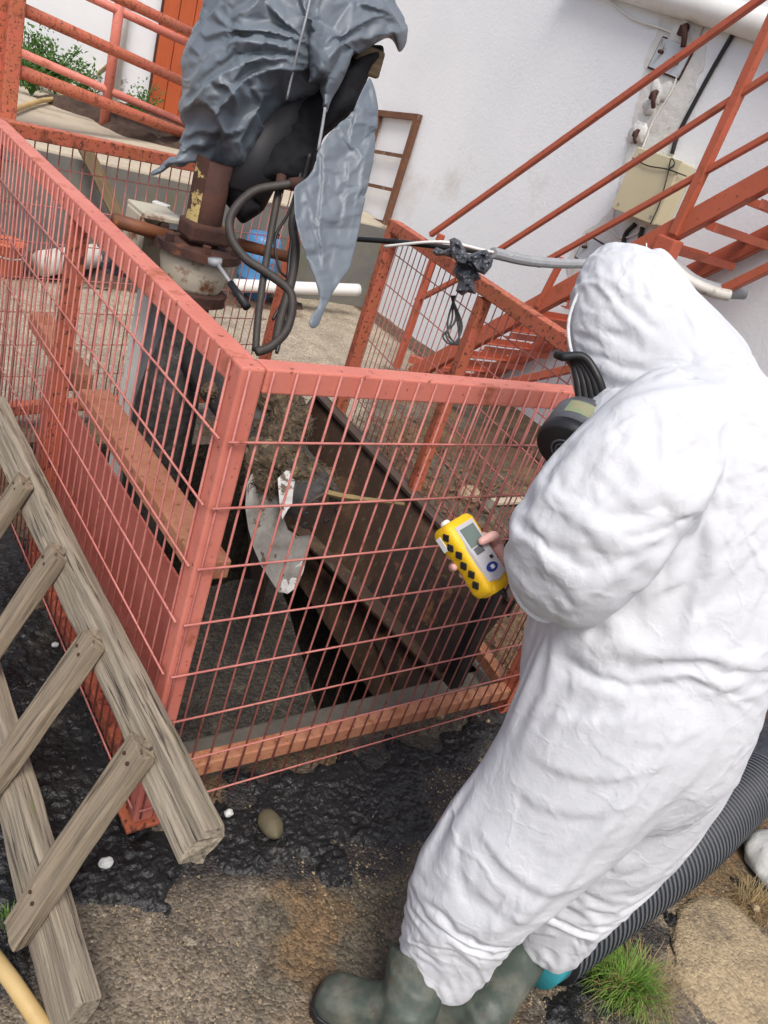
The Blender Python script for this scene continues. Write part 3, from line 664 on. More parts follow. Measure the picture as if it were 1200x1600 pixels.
def rel1(p):
    q = np.stack([p[:, 0], p[:, 1], p[:, 0] * 0], 1)
    return creases(p, RC_) * 1.25 + .018 * facets(p, 46, 3) + .006 * facets(p, 21, 8)
OUT1 = [(330, -170), (318, 0), (309, 30), (300, 58), (292, 90), (286, 122), (290, 150), (288, 176), (292, 192), (282, 214), (274, 240), (262, 244), (250, 262), (236, 266), (232, 276), (246, 274), (264, 262), (284, 262), (300, 254), (322, 258), (338, 252), (360, 261), (384, 257), (392, 240), (398, 236), (404, 214), (414, 200), (420, 176), (434, 164), (440, 156), (456, 154), (468, 148), (490, 143), (496, 128), (512, 110), (530, 88), (560, 60), (590, 0), (600, -170)]
def T1(p): return .21 * np.clip((300 - p[:, 1]) / 150, .12, 1) * np.clip((620 - p[:, 0]) / 120, .2, 1)
tpA = outline_shell(OUT1, lambda p: 2.62 + .05 * (p[:, 0] - 440) / 150 - .20, T1, 4.2, rel1, edge=.75).build('sheet_drape', M['tarp'], tp, True)
RC2 = [([(500, 75), (540, 45), (590, 25), (630, 40)], 8, .02), ([(505, 100), (540, 70), (580, 58), (628, 50)], 6, .02), ([(505, 130), (520, 90), (540, 60)], 6, .02), ([(560, 0), (590, 10), (625, 30)], 7, .02)]
def rel2(p):
    q = np.stack([p[:, 0], p[:, 1], p[:, 0] * 0], 1)
    return creases(p, RC2) * 1.2 + .014 * facets(p, 36, 4) + .005 * facets(p, 17, 9)
OUT2 = [(480, 70), (500, -30), (540, -120), (600, -110), (612, 0), (626, 25), (633, 45), (632, 70), (624, 84), (616, 70), (605, 62), (590, 66), (570, 75), (552, 88), (538, 108), (524, 135), (515, 150), (510, 175), (502, 172), (506, 150), (504, 120), (488, 132)]
tpB = outline_shell(OUT2, lambda p: 2.29 + .20 * (p[:, 0] - 500) / 130, .09, 4.2, rel2, edge=.6).build('sheet_drape', M['tarp'], tp, True)
RC3 = [([(560, 140), (548, 220), (540, 320), (515, 430)], 5, .006), ([(580, 170), (570, 240), (555, 330), (535, 410)], 3, .004), ([(500, 225), (505, 280), (500, 350), (505, 430)], 4, .007), ([(470, 290), (490, 340), (505, 400)], 3, .004), ([(530, 200), (548, 230), (575, 240)], 3, .003), ([(480, 330), (520, 345), (560, 330)], 3, .003), ([(500, 260), (530, 270), (560, 265)], 3, .003)]
def rel3(p):
    q = np.stack([p[:, 0], p[:, 1], p[:, 0] * 0], 1)
    return creases(p, RC3) * .9 + .012 * facets(p, 40, 6) + .004 * facets(p, 17, 2)
OUT3 = [(578, 118), (586, 140), (592, 172), (588, 220), (576, 295), (562, 355), (546, 418), (530, 440), (520, 455), (508, 480), (500, 506), (492, 512), (484, 507), (487, 490), (498, 478), (500, 462), (494, 440), (478, 400), (468, 370), (460, 330), (459, 292), (480, 278), (490, 258), (496, 236), (510, 214), (530, 192), (552, 172), (566, 140)]
tpC = outline_shell(OUT3, lambda p: 2.29 + .10 * (p[:, 0] - 520) / 80, .004, 4.2, rel3, edge=.3).build('hanging_flap', M['tarp'], tp, True)
for o_, g_, b_, pn in ((tpA, .07, 1.3, .16), (tpB, .065, 1.2, .16), (tpC, .035, 1.5, .2)):
    px_ = PROJ(wpos(o_))[:, :2]; pin = np.full(len(px_), pn)
    pin = np.maximum(pin, np.clip(1.5 - np.hypot(px_[:, 0] - 495, px_[:, 1] - 85) / 30, 0, 1)); pin = np.maximum(pin, np.clip((-40 - px_[:, 1]) / 60, 0, 1)); pin = np.maximum(pin, np.clip(1.5 - np.hypot(px_[:, 0] - 240, px_[:, 1] - 270) / 24, 0, 1))
    if o_ is tpC: pin = np.maximum(pin, np.clip((190 - px_[:, 1]) / 60, 0, 1)); pin = np.maximum(pin, np.clip(1.5 - np.hypot(px_[:, 0] - 462, px_[:, 1] - 288) / 20, 0, 1))
    cloth_sim(o_, g_, 18, bend=b_, pin=pin, grav=.08, collider=False, mass=.12); subd(o_)
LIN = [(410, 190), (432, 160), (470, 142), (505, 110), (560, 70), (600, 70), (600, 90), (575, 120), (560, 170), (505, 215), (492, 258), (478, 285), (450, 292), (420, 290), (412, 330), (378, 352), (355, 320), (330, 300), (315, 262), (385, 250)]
outline_shell(LIN, lambda p: 2.49 + 0 * p[:, 0], .09, 5, lambda p: .02 * ridge(np.stack([p[:, 0], p[:, 1], p[:, 0] * 0], 1), 3, 1 / 45, 2.), edge=.7).build('lining_and_cavity_shade', M['tarpdark'], tp, True)  # hanging lining below; above it, black colour for the shade in the cavity
rp_ = MB().tube(catmull([AT(492, -40, 2.17), AT(480, 20, 2.16), AT(470, 60, 2.17), AT(458, 110, 2.22), AT(448, 155, 2.26)], 5), .0035, 6)
rp_.tube(catmull([AT(508, 168, 2.25), AT(504, 195, 2.26), AT(497, 235, 2.27)], 4), .0045, 6)
rp_.build('tie_rope', M['conduit'], tp, True)
MB().box(AT(566, 92, 2.46), (.10, .10, .08)).build('motor_cover', M['woodd'], mc, bevel=.01)
# hoses
def hose(pts, r, label, m='hosed', name='hydraulic_hose', n=9, ends=True):
    o = thing(name, AT(*pts[-1]), label, 'hose', None)
    C = catmull([AT(*p) for p in pts], 9); MB().tube(C, r, n).build('hose_tube', M[m], o, True)
    if ends:
        MB().tube([C[0], C[0] + nrm(C[2] - C[0]) * .05], r * 1.35, 10).build('hose_fitting', M['rust'], o, True)
    return o
hose([(478, 285, 2.34), (440, 290, 2.32), (395, 300, 2.30), (362, 335, 2.28), (362, 372, 2.28), (385, 405, 2.29), (420, 428, 2.30), (455, 460, 2.30), (450, 510, 2.30), (425, 540, 2.29), (400, 550, 2.27)], .0135, 'thick dark hose looping widest under the plastic sheet')
hose([(440, 275, 2.36), (428, 340, 2.34), (414, 420, 2.32), (404, 490, 2.30), (399, 548, 2.29)], .011, 'straight dark hose hanging down beside the screw press')
hose([(476, 290, 2.36), (458, 345, 2.34), (462, 390, 2.32), (455, 440, 2.31), (438, 500, 2.30), (430, 545, 2.30)], .014, 'dark hose with ribbed sleeve hanging nearest the grey flap')
hose([(484, 240, 2.30), (470, 300, 2.33), (455, 380, 2.32), (448, 450, 2.31), (440, 520, 2.30), (432, 552, 2.29)], .0055, 'thin black cable hanging beside the ribbed hose', 'black', 'cable', 6, False)
hose([(470, 270, 2.34), (452, 330, 2.36), (430, 372, 2.36), (436, 420, 2.34), (452, 440, 2.32), (442, 470, 2.31), (426, 500, 2.30)], .0045, 'thinnest black cable twisting between the hoses', 'black', 'cable', 6, False)
# ================================================================== auger and trough in the pit
au = thing('auger', AT(430, 730, 2.45), 'muck covered screw auger with a pale worn blade lying in the pit', 'auger')
A, B = AT(318, 560, 2.62), AT(500, 796, 2.28)
ax = nrm(B - A)
MB().tube([A, (A + B) / 2, B - ax * .02, B], [.084, .084, .082, .075], 30).build('auger_shaft', M['muck'], au, True)
u_ = nrm(np.cross(ax, [0, 0, 1])); v_ = np.cross(ax, u_)
for k in range(8):
    c = B + (u_ * math.cos(k * PI / 4) + v_ * math.sin(k * PI / 4)) * .062; MB().tube([c - ax * .012, c + ax * .014], .009, 6).build('end_bolt', M['muck'], au)
MB().tube([B - ax * .004, B + ax * .008], .074, 28).build('end_cap', M['rim'], au)
def bw(p): return .010 * fbm(np.stack([p[:, 0], p[:, 1], p[:, 0] * 0], 1), 3, 1 / 30) + .006 * facets(p, 22, 3)
outline_shell([(386, 756), (392, 742), (406, 732), (424, 728), (436, 740), (440, 772), (442, 806), (450, 828), (466, 838), (485, 836), (482, 862), (474, 893), (464, 918), (450, 927), (436, 926), (424, 908), (408, 884), (396, 856), (388, 826), (383, 792)], lambda p: 2.225 + .12 * (p[:, 0] - 384) / 90, .0012, 4, bw, edge=.1, smoothpoly=False).build('screw_blade', M['blade'], au, False)
outline_shell([(434, 748), (447, 735), (455, 737), (463, 753), (475, 761), (474, 771), (462, 783), (450, 796), (441, 812), (437, 790)], lambda p: 2.21 + .05 * (p[:, 0] - 434) / 40, .0012, 4, bw, edge=.1, smoothpoly=False).build('screw_blade', M['bladew'], au, False)
outline_shell([(437, 923), (441, 908), (452, 893), (470, 878), (479, 868), (474, 893), (463, 918), (449, 928)], lambda p: 2.222 + .12 * (p[:, 0] - 384) / 90, .0012, 4, bw, edge=.1, smoothpoly=False).build('blade_tip', M['bladew'], au, False)
def lump(name, c, rad, m, label, cat, kind=None, s=18, amp=.3, sub=5, group=None, M3=None):
    bm = MB(); bm.ellip((0, 0, 0), (1, 1, 1), None, 40, 24)
    V = np.array(bm.v); n = fbm(V, 4, 1.6, c[0] * 9 + c[1] * 5); n2 = ridge(V, 4, 5, c[0] * 3)
    V = V * (1 + amp * n + amp * .35 * n2)[:, None] * np.array(rad)
    if M3 is not None: V = V @ np.asarray(M3).T
    bm.v = [tuple(x) for x in V + np.asarray(c)]
    o = bm.build(name, M[m], None, True); tag(o, label, cat, group, kind); return o
hy = MB()
def add_lump(bm, c, rad, seed, amp=.35):
    t = MB(); t.ellip((0, 0, 0), (1, 1, 1), None, 36, 20); V = np.array(t.v)
    V = V * (1 + amp * fbm(V, 4, 1.8, seed) + amp * .5 * ridge(V, 4, 5, seed))[:, None] * np.array(rad); bm.add(V + np.asarray(c), t.f)
def fibres(bm, c, rad, n, L, r=.0012, flat=.6):
    for _ in range(n):
        d = nrm(np.random.RandomState(random.randrange(1 << 30)).normal(size=3)); p = np.asarray(c) + d * rad * random.uniform(.85, 1.1)
        t = nrm(np.cross(d, np.random.RandomState(random.randrange(1 << 30)).normal(size=3)) + d * .35); l = L * random.uniform(.4, 1)
        bm.tube([p, p + t * l * .5 + d * l * .12, p + t * l - np.array([0, 0, l * .25])], [r, r, r * .4], 3, False)
for (u, v, d, s), k in zip([(435, 625, 2.42, .075), (455, 655, 2.38, .06), (440, 680, 2.34, .055), (425, 715, 2.31, .075), (455, 722, 2.30, .05), (412, 752, 2.26, .035), (478, 740, 2.29, .045), (500, 765, 2.27, .035)], range(9)):
    add_lump(hy, AT(u, v, d), (s, s, s * .8), k * 3.1); fibres(hy, AT(u, v, d), np.array([s, s, s * .8]), 220, .05)
for k in range(26):
    t_ = random.random() ** .8; a_ = random.uniform(0, 2 * PI); s_ = random.uniform(.015, .042); c_ = A + (B - A) * (t_ * .93) + (u_ * math.cos(a_) + v_ * math.sin(a_)) * .078
    add_lump(hy, c_, (s_, s_, s_ * .7), k * 1.7 + 40); fibres(hy, c_, np.array([s_, s_, s_ * .7]), 40, .04)
o = hy.build('plant_fibre', M['hay'], None, False); tag(o, 'matted brown plant fibre caught over the screw auger', 'debris', kind='stuff')
st = MB().tube(catmull([AT(505, 768, 2.24), AT(540, 776, 2.22), (AT(590, 782, 2.20)), AT(632, 788, 2.19)], 4), [.010] * 6 + [.007] * 4 + [.006] * 3, 5).build('dry_stalk', M['dry'], None); tag(st, 'pale dry split stalk sticking out from the auger', 'stalk')
tr = thing('steel_trough', (1.45, 1.1, 0), 'dark brown wet steel trough with sloping sides in the pit', 'trough')
rA, rB = ON(492, 614, 2, .33), ON(800, 940, 2, .33); rB = rA + (rB - rA) * 1.0
rw = MB(); dn = np.array([-.28, 0, -.62])
def slab_quad(bm, a, b, c, d, t):
    n = nrm(np.cross(np.array(b) - a, np.array(d) - a)) * t
    V = [np.array(p) for p in (a, b, c, d)]; V += [p + n for p in V]
    bm.add(V, [(0, 3, 2, 1), (4, 5, 6, 7), (0, 1, 5, 4), (1, 2, 6, 5), (2, 3, 7, 6), (3, 0, 4, 7)])
slab_quad(rw, rA, rB, rB + dn, rA + dn, .01); rw.build('side_plate', M['trough'], tr)
MB().beam(rA + [0, 0, .01], rB + [0, 0, .01], .055, .02).build('rim', M['rim'], tr, bevel=.003)
MB().beam(rA + [.026, 0, -.03], rB + [.026, 0, -.03], .01, .1).build('rim_flange', M['rim'], tr)
bp_ = MB(); k1 = AT(470, 652, 2.52); slab_quad(bp_, rA + [0, .0, -.005], k1, k1 + np.array([-.02, -.10, -.75]), rA + np.array([-.2, 0, -.8]), .012); bp_.build('end_plate', M['trough'], tr)
for k, (a, b) in enumerate((((462, 822), (705, 1068)), ((505, 815), (748, 1050)))):
    A2 = ON(*a, 2, -.02 - .05 * k); B2 = ON(*b, 2, -.02 - .05 * k)
    bb = MB(); bb.beam(A2, B2, .07, .012); bb.beam(A2 + [.035, 0, -.04], B2 + [.035, 0, -.04], .012, .09); bb.build('channel_beam', M['trough'], tr)
fl = MB(); a1 = ON(470, 830, 2, -.1); b1 = ON(730, 1060, 2, -.1); slab_quad(fl, a1, b1, b1 + [.30, 0, -.32], a1 + [.3, 0, -.32], .01); fl.build('floor_plate', M['trough'], tr)
rs = MB(); k0 = rA + (rB - rA) * .66; k1 = rA + (rB - rA) * .98; slab_quad(rs, k0 + dn * .18 + [-.02, 0, 0], k1 + dn * .18 + [-.02, 0, 0], k1 + dn * .85 + [-.02, 0, 0], k0 + dn * .72 + [-.02, 0, 0], .006)
rs.build('rusted_sheet', M['grime'], tr)
bp2 = MB().box((*ON(745, 985, 1, .19)[:2], .40), (.06, .05, .82)).build('steel_upright', M['black'], None, bevel=.004); tag(bp2, 'black steel upright standing inside the front of the cage', 'post')
# ================================================================== staircase on the wall
sr = thing('steel_staircase', (3.2, 2.2, 0), 'orange steel staircase with tube railings climbing along the white wall', 'staircase')
XS, XF = 3.2, 3.88
s0, s1 = ON(640, 585, 0, XS), ON(1330, 205, 0, XS)
ds = nrm(s1 - s0)
def chan(a, b, h=.10, wd=.05):
    m = MB(); up = np.cross([1, 0, 0], nrm(np.array(b) - a)); up = up if up[2] > 0 else -up
    m.beam(a, b, .008, h, up); m.beam(np.array(a) + up * h / 2 + [wd / 2, 0, 0], np.array(b) + up * h / 2 + [wd / 2, 0, 0], wd, .008, up); m.beam(np.array(a) - up * h / 2 + [wd / 2, 0, 0], np.array(b) - up * h / 2 + [wd / 2, 0, 0], wd, .008, up); return m
chan(s0 + [0, 0, .0], s1).build('stringer', M['stair'], sr)
chan(s0 + [XF - XS, 0, .0], s1 + [XF - XS, 0, 0]).build('stringer', M['stair'], sr)
up = np.cross([1, 0, 0], ds); up = up if up[2] > 0 else -up
n = 13
for i in range(1, n):
    c = s0 + (s1 - s0) * (i / n)
    t = MB(); z = c[2] - .02; y = c[1]
    t.box(((XS + XF) / 2 + .01, y - .09, z - .02), (XF - XS - .02, .006, .042)); t.box(((XS + XF) / 2 + .01, y - .07, z - .04), (XF - XS - .02, .038, .006))
    t.box(((XS + XF) / 2 + .01, y + .11, z - .02), (XF - XS - .02, .006, .042)); t.box(((XS + XF) / 2 + .01, y + .09, z - .04), (XF - XS - .02, .038, .006))
    t.build('tread_frame', M['stair'], sr)
def bar(a, b, w=.04, name='handrail', m='stair', par=sr): return MB().beam(a, b, w, w).build(name, M[m], par, bevel=.005)
def ext(a, b, k): a = np.array(a); b = np.array(b); return a + (b - a) * k
h0, h1 = ON(673, 367, 0, XS), ON(1186, 0, 0, XS)
bar(h0, ext(h0, h1, 1.5), .036)
m0, m1 = ON(740, 416, 0, XS), ON(1200, 119, 0, XS); bar(m0, ext(m0, m1, 1.4), .032)
l0, l1 = ON(840, 415, 0, XS), ON(1200, 213, 0, XS); bar(l0, ext(l0, l1, 1.3), .032)
bar(ON(690, 366, 0, XS), (3.2, 3.30, .0), .045, 'rail_post')
bar(ON(1053, 367, 0, XS), ext(ON(1053, 367, 0, XS), ON(1200, 46, 0, XS), 1.25), .05, 'rail_post')
bar(ON(880, 403, 0, XS), ON(840, 480, 0, XS), .036, 'rail_post')
bar(ON(650, 470, 0, XS), ON(716, 436, 0, XS), .035, 'brace')
bar(ON(1225, 420, 0, XS), (3.2, ON(1225, 420, 0, XS)[1], 0), .06, 'leg')
bar(ON(1090, 450, 0, XS) + [.2, 0, 0], ON(1240, 375, 0, XS) + [.2, 0, 0], .05, 'brace')
bar(ON(600, 640, 0, XS), ON(900, 575, 0, XS), .05, 'brace')
MB().beam(ON(640, 560, 2, .03), ON(890, 640, 2, .03), .06, .06).build('base_beam', M['stair'], sr)
MB().box((*ON(1040, 392, 0, XS)[:2] - np.array([.0, 0]), ON(1040, 392, 0, XS)[2]), (.09, .12, .14)).build('gusset', M['stair'], sr, bevel=.01)
# ================================================================== things on the wall
jb = thing('junction_box', (3.88, 2.26, 1.56), 'beige electrical junction box mounted on the white wall', 'junction box')
MB().box((3.89, 2.26, 1.775), (.15, .36, .38)).build('box_body', M['beige'], jb, bevel=.008)
MB().box((3.808, 2.26, 1.775), (.014, .37, .39)).build('box_lid', M['beige'], jb, bevel=.006)
for y in (2.12, 2.40):
    for z in (1.62, 1.93): MB().tube([(3.803, y, z), (3.797, y, z)], .009, 8).build('screw', M['conduit'], jb)
wr = MB().tube(catmull([(3.795, 2.44, 1.90), (3.79, 2.3, 1.885), (3.79, 2.16, 1.90), (3.80, 2.07, 1.90), (3.88, 2.06, 1.9)], 5), .004, 5)
wr.tube(catmull([(3.79, 2.14, 1.90), (3.785, 2.11, 1.94), (3.785, 2.15, 1.96), (3.787, 2.12, 1.85), (3.787, 2.09, 1.7), (3.787, 2.09, 1.58)], 5), .004, 5); wr.build('binding_wire', M['black'], jb, True)
def wcable(pts, r, m, label, x=3.955, name='cable'):
    o = MB().tube(catmull([ON(u, v, 0, x) for u, v in pts], 6), r, 8).build(name, M[m], None, True); return tag(o, label, 'cable')
wcable([(1148, 48), (1108, 118), (1062, 205), (1050, 240)], .014, 'black', 'straight black cable running down from the drain pipe to the box')
wcable([(993, 350), (978, 365), (975, 383), (985, 388), (998, 378), (1004, 355)], .016, 'black', 'black cable loop hanging below the junction box')
wcable([(950, 0), (990, 30), (1035, 45), (1060, 60), (1065, 90), (1050, 140), (1020, 190), (1000, 240), (970, 300), (956, 345), (965, 370), (990, 368), (1010, 352)], .006, 'pvc', 'thin white cable winding down the wall beside the brackets')
def wplate(u, v, sy, sz, label, rot=0):
    c = ON(u, v, 0, 3.95); o = thing('bracket_plate', c, label, 'bracket plate')
    ca, sa = math.cos(rot), math.sin(rot)
    MB().box(c + [.006, 0, 0], (.014, sy, sz), np.array([[1, 0, 0], [0, ca, -sa], [0, sa, ca]])).build('plate', M['plateg'], o)
    MB().box(c + [.012, 0, 0], (.012, sy + .02, sz + .02), np.array([[1, 0, 0], [0, ca, -sa], [0, sa, ca]])).build('plate_edge', M['rust'], o)
    for k in (-1, 1): MB().tube([c + [0, k * sy * .28, k * .02], c + [-.04, k * sy * .28, k * .02 - .005]], .011, 8).build('bolt', M['rust'], o)
    return o
wplate(1047, 90, .26, .17, 'rusty steel bracket plate high on the wall under the drain pipe', .1)
wplate(925, 395, .24, .16, 'pale rusty bracket plate low on the wall beside the stair rail', .1)
for (u, v, l), s in zip([(1072, 48, 'rusty broken pipe stub above the high bracket plate'), (1025, 150, 'rusty bent stub in a patch of bare plaster on the wall'), (997, 210, 'small rusty square stub lowest of those in the wall')], (1.3, 1., .75)):
    c = ON(u, v, 0, 3.95); o = thing('pipe_stub', c, l, 'pipe stub')
    t = MB().ellip((0, 0, 0), (.022, .095 * s, .10 * s), None, 36, 24); V = np.array(t.v); V *= (1 + .9 * fbm(V, 4, 13, u))[:, None]; t.v = [tuple(x) for x in V + c + [.018, 0, 0]]; t.build('bare_patch', M['plaster'], o, True)
    MB().tube(catmull([c + [.02, .0, .02], c + [-.035, -.005, .015], c + [-.045, -.03 * s, -.03], c + [-.02, -.035 * s, -.07 * s]], 4), .014 * s, 8).build('stub', M['rust'], o, True); MB().box(c + [-.012, .01, -.005], (.03, .05 * s, .045 * s)).build('stub_base', M['rust'], o, bevel=.006)
gf = thing('frame_grid', ON(550, 440, 0, 3.9), 'rusty rectangular steel grid frame leaning on the white wall', 'frame')
def gp(u, v, z0=.1): 
    p = ON(u, v, 0, 3.93); k = max(0, 1.7 - p[2]) * .06; return ON(u, v, 0, 3.94 - k)
fb = MB(); fb.beam(gp(592, 177), gp(656, 184), .05, .05); fb.beam(gp(654, 180), gp(573, 447), .05, .05, (0, 1, 0)); fb.beam(gp(594, 178), gp(526, 430), .04, .04, (0, 1, 0)); fb.beam(gp(524, 424), gp(576, 444), .05, .05)
fb.build('outer_frame', M['gridf'], gf)
for a, b in (((582, 236), (634, 245)), ((569, 287), (619, 298)), ((559, 337), (604, 349)), ((546, 382), (588, 397))): MB().beam(gp(*a), gp(*b), .03, .03).build('cross_bar', M['gridf'], gf)
# cable and conduit from the cage to the wall
def tubet(name, pts, r, m, label, cat, n=8, ribs=0):
    C = catmull(pts, 10); b = MB()
    if ribs:
        L = np.cumsum([0] + [np.linalg.norm(C[i + 1] - C[i]) for i in range(len(C) - 1)]); N = int(L[-1] / ribs); D = []; R = []
        for k in range(N * 2):
            t = L[-1] * k / (N * 2 - 1); D.append(np.array([np.interp(t, L, [c[j] for c in C]) for j in range(3)])); R.append(r * (1 if k % 2 else .86))
        b.tube(D, R, n)
    else: b.tube(C, r, n)
    o = b.build(name, M[m], None, not ribs); return tag(o, label, cat)
tubet('cable', [AT(548, 373, 3.3), AT(620, 378, 3.2), AT(690, 386, 3.15), AT(750, 393, 3.2)], .011, 'black', 'black cable stretched from the plastic sheet to the cage rail', 'cable')
tubet('cable', [AT(600, 385, 3.2), AT(690, 378, 3.12), AT(760, 392, 3.18), AT(800, 400, 3.3)], .006, 'pvc', 'thin white cable lying beside the black one on the cage rail', 'cable')
tubet('conduit', [AT(770, 395, 3.2), AT(830, 408, 3.5), AT(900, 412, 4.0), AT(960, 408, 4.4)], .024, 'conduit', 'grey ribbed conduit running from the cage rail to the wall', 'conduit', 10, .012)
tubet('conduit', [AT(1050, 412, 4.2), AT(1085, 440, 4.2), AT(1130, 455, 4.2), AT(1165, 458, 4.2)], .035, 'conduit', 'grey conduit hose tied below the stair treads nearer the wall', 'conduit')
tubet('conduit', [AT(1040, 405, 4.05), AT(1070, 435, 4.05), AT(1110, 455, 4.05), AT(1140, 462, 4.05)], .03, 'pvcd', 'pale hose lying below the stair treads beside the grey one', 'conduit')
bgs = []
def rag(poly, d, T, sd): bgs.append(outline_shell(poly, lambda p: d + .0 * p[:, 0], T, 2.5, lambda p: .035 * crumple(np.stack([p[:, 0], p[:, 1], p[:, 0] * 0], 1), 16, sd) + .016 * crumple(np.stack([p[:, 0], p[:, 1], p[:, 0] * 0], 1), 8, sd + 3), edge=.35, smoothpoly=False))
rag([(674, 393), (682, 386), (694, 391), (706, 386), (720, 390), (722, 402), (706, 404), (694, 399), (681, 400)], 2.66, .025, 1)
rag([(702, 374), (710, 371), (719, 376), (726, 388), (733, 402), (728, 414), (714, 412), (705, 398)], 2.61, .03, 2)
rag([(720, 392), (734, 397), (750, 391), (761, 390), (771, 405), (768, 417), (757, 430), (744, 424), (735, 412), (722, 410)], 2.62, .03, 3)
rag([(712, 408), (728, 406), (746, 420), (752, 436), (741, 440), (744, 460), (731, 457), (722, 462), (712, 455), (716, 440), (708, 424)], 2.66, .03, 4)
o = merge(*bgs).build('plastic_bag', M['bagm'], None, False); tag(o, 'dark plastic bag knotted around the right cage rail', 'bag')
wl_ = MB()
for k in range(3): wl_.tube(catmull([AT(705 + 3 * k, 462, 2.75), AT(712 - 6 * k, 500, 2.74), AT(692 + 5 * k, 525, 2.73), AT(708 + 4 * k, 538, 2.73), AT(722 - 3 * k, 510, 2.75), AT(708, 470, 2.76)], 5), .0035, 5)
o = wl_.build('wire_coil', M['black'], None, True); tag(o, 'loose loops of black wire hanging on the right cage panel', 'wire')
# ================================================================== railing and things on the platform
ra = thing('pipe_railing', (1.2, 5.6, .76), 'thick orange tube railing on the near edge of the raised platform', 'railing')
def rail2(u0, v0, u1, v1, y0, y1, r, par, m='worn', e0=0, e1=.25):
    a, b = ON(u0, v0, 1, y0), ON(u1, v1, 1, y1); MB().tube([a + (a - b) * e0, b + (b - a) * e1], r, 14).build('rail', M[m], par, True)
rail2(30, 12, 287, 128, 5.35, 6.5, .042, ra); rail2(27, 110, 283, 207, 5.35, 6.5, .046, ra); rail2(190, -1, 303, 53, 6.05, 6.5, .042, ra, e0=.4)
pp = ON(12, 172, 1, 5.33); MB().box((pp[0], 5.33, 1.4), (.10, .10, 1.3)).build('post', M['worn'], ra, bevel=.01)
pp = ON(-8, 172, 1, 5.4); MB().box((pp[0], 5.4, 1.4), (.10, .06, 1.3)).build('gate_stile', M['worn'], ra, bevel=.01)
rb = thing('pipe_railing', (1.8, 6.6, .76), 'thinner pink red tube railing behind the thick one on the platform', 'railing')
rail2(27, 80, 290, 193, 6.6, 6.6, .034, rb, 'coral'); rail2(150, 0, 293, 67, 6.6, 6.6, .036, rb, 'coral', .4)
pp = ON(162, 195, 1, 6.6); MB().tube([(pp[0], 6.6, .75), (pp[0], 6.6, 2.1)], .042, 14).build('post', M['coral'], rb, True)
pk = MB().beam((0, 0, 0), (1, 0, 0), .09, .03)
def plank(name, a, b, w, t, upv, m, par, wav=.0, seed=0, nl=26, chamf=.1, tipdrop=0):
    """board with local X along its length: fine edges, dents and checks"""
    a = np.array(a, float); b = np.array(b, float); L = np.linalg.norm(b - a); x = (b - a) / L; y = nrm(np.cross(upv, x)); z = np.cross(x, y)
    prof = [(-.5 + chamf, -.5), (-.25, -.5), (0, -.5), (.25, -.5), (.5 - chamf, -.5), (.5, -.5 + chamf), (.5, 0), (.5, .5 - chamf), (.5 - chamf, .5), (.25, .5), (0, .5), (-.25, .5), (-.5 + chamf, .5), (-.5, .5 - chamf), (-.5, 0), (-.5, -.5 + chamf)]
    R = []
    for i in range(nl + 1):
        s = L * i / nl; q = np.array([[s, p[0] * w, p[1] * t] for p in prof])
        N = np.stack([q[:, 0] * 5, q[:, 1] * 40, q[:, 2] * 40], 1) + seed * 9.1
        q[:, 1] += fbm(N, 3) * .008 + math.sin(s * 3 + seed) * wav; q[:, 2] += fbm(N + 50, 3) * .008
        if i in (0, nl): q[:, 0] += fbm(N * 2 + 9, 3) * .022
        R.append(q)
    bm = MB().rings(R)
    M4 = np.eye(4); M4[:3, 0] = x; M4[:3, 1] = y; M4[:3, 2] = z; M4[:3, 3] = a
    o = bm.build(name, M[m], par, True, M4=M4.tolist())
    o.data.polygons.foreach_set('use_smooth', [False] * len(o.data.polygons)); 
    md = o.modifiers.new('edge', 'BEVEL'); md.width = .003; md.segments = 2
    return o
ps = plank('plank', ON(128, 222, 1, 4.72), ON(188, 345, 1, 4.5), .09, .04, (0, -1, 0), 'woodd', None); tag(ps, 'mossy dark plank leaning against the raised platform', 'plank')
yh = MB().tube(catmull([ON(20, 172, 2, .80), ON(62, 158, 2, .80), ON(95, 152, 2, .80), ON(125, 136, 2, .82), ON(150, 118, 2, 1.0), ON(170, 102, 2, 1.2)], 6), .022, 8).build('garden_hose', M['yhose'], None, True); tag(yh, 'faded yellow hose lying among the weeds on the platform', 'hose')
def leafplant(name, c, R, n, s, label, m='leaf', hgt=1.):
    t = thing(name, c, label, 'plant'); stm = MB(); lf = MB(); rr = np.random.RandomState(int(abs(c[0]) * 999) + n)
    for k in range(max(5, n // 22)):
        a = rr.uniform(0, 2 * PI); r = R * rr.uniform(.1, 1); tip = np.array([r * math.cos(a), r * math.sin(a) * .5, R * hgt * rr.uniform(.5, 1.5)])
        P = [np.array(c), np.array(c) + tip * [.3, .3, .6], np.array(c) + tip]; stm.tube(P, [.006, .005, .003], 5)
        for j in range(n // max(5, n // 22)):
            f = rr.uniform(.25, 1.05); p = np.array(c) + tip * [f, f, f ** .8] + rr.normal(size=3) * s * .9
            d = nrm(rr.normal(size=3) + [0, -.3, .3]); w_ = nrm(np.cross(d, rr.normal(size=3))) ; l = s * rr.uniform(.6, 1.3); nn = np.cross(d, w_) * l * .15
            lf.add([p, p + d * l * .35 + w_ * l * .32 - nn, p + d * l, p + d * l * .35 - w_ * l * .32 - nn, p + d * l * .45], [(0, 1, 4), (1, 2, 4), (2, 3, 4), (3, 0, 4)])
    stm.build('stem', M['leaf'], t, True); lf.build('foliage', M[m], t)
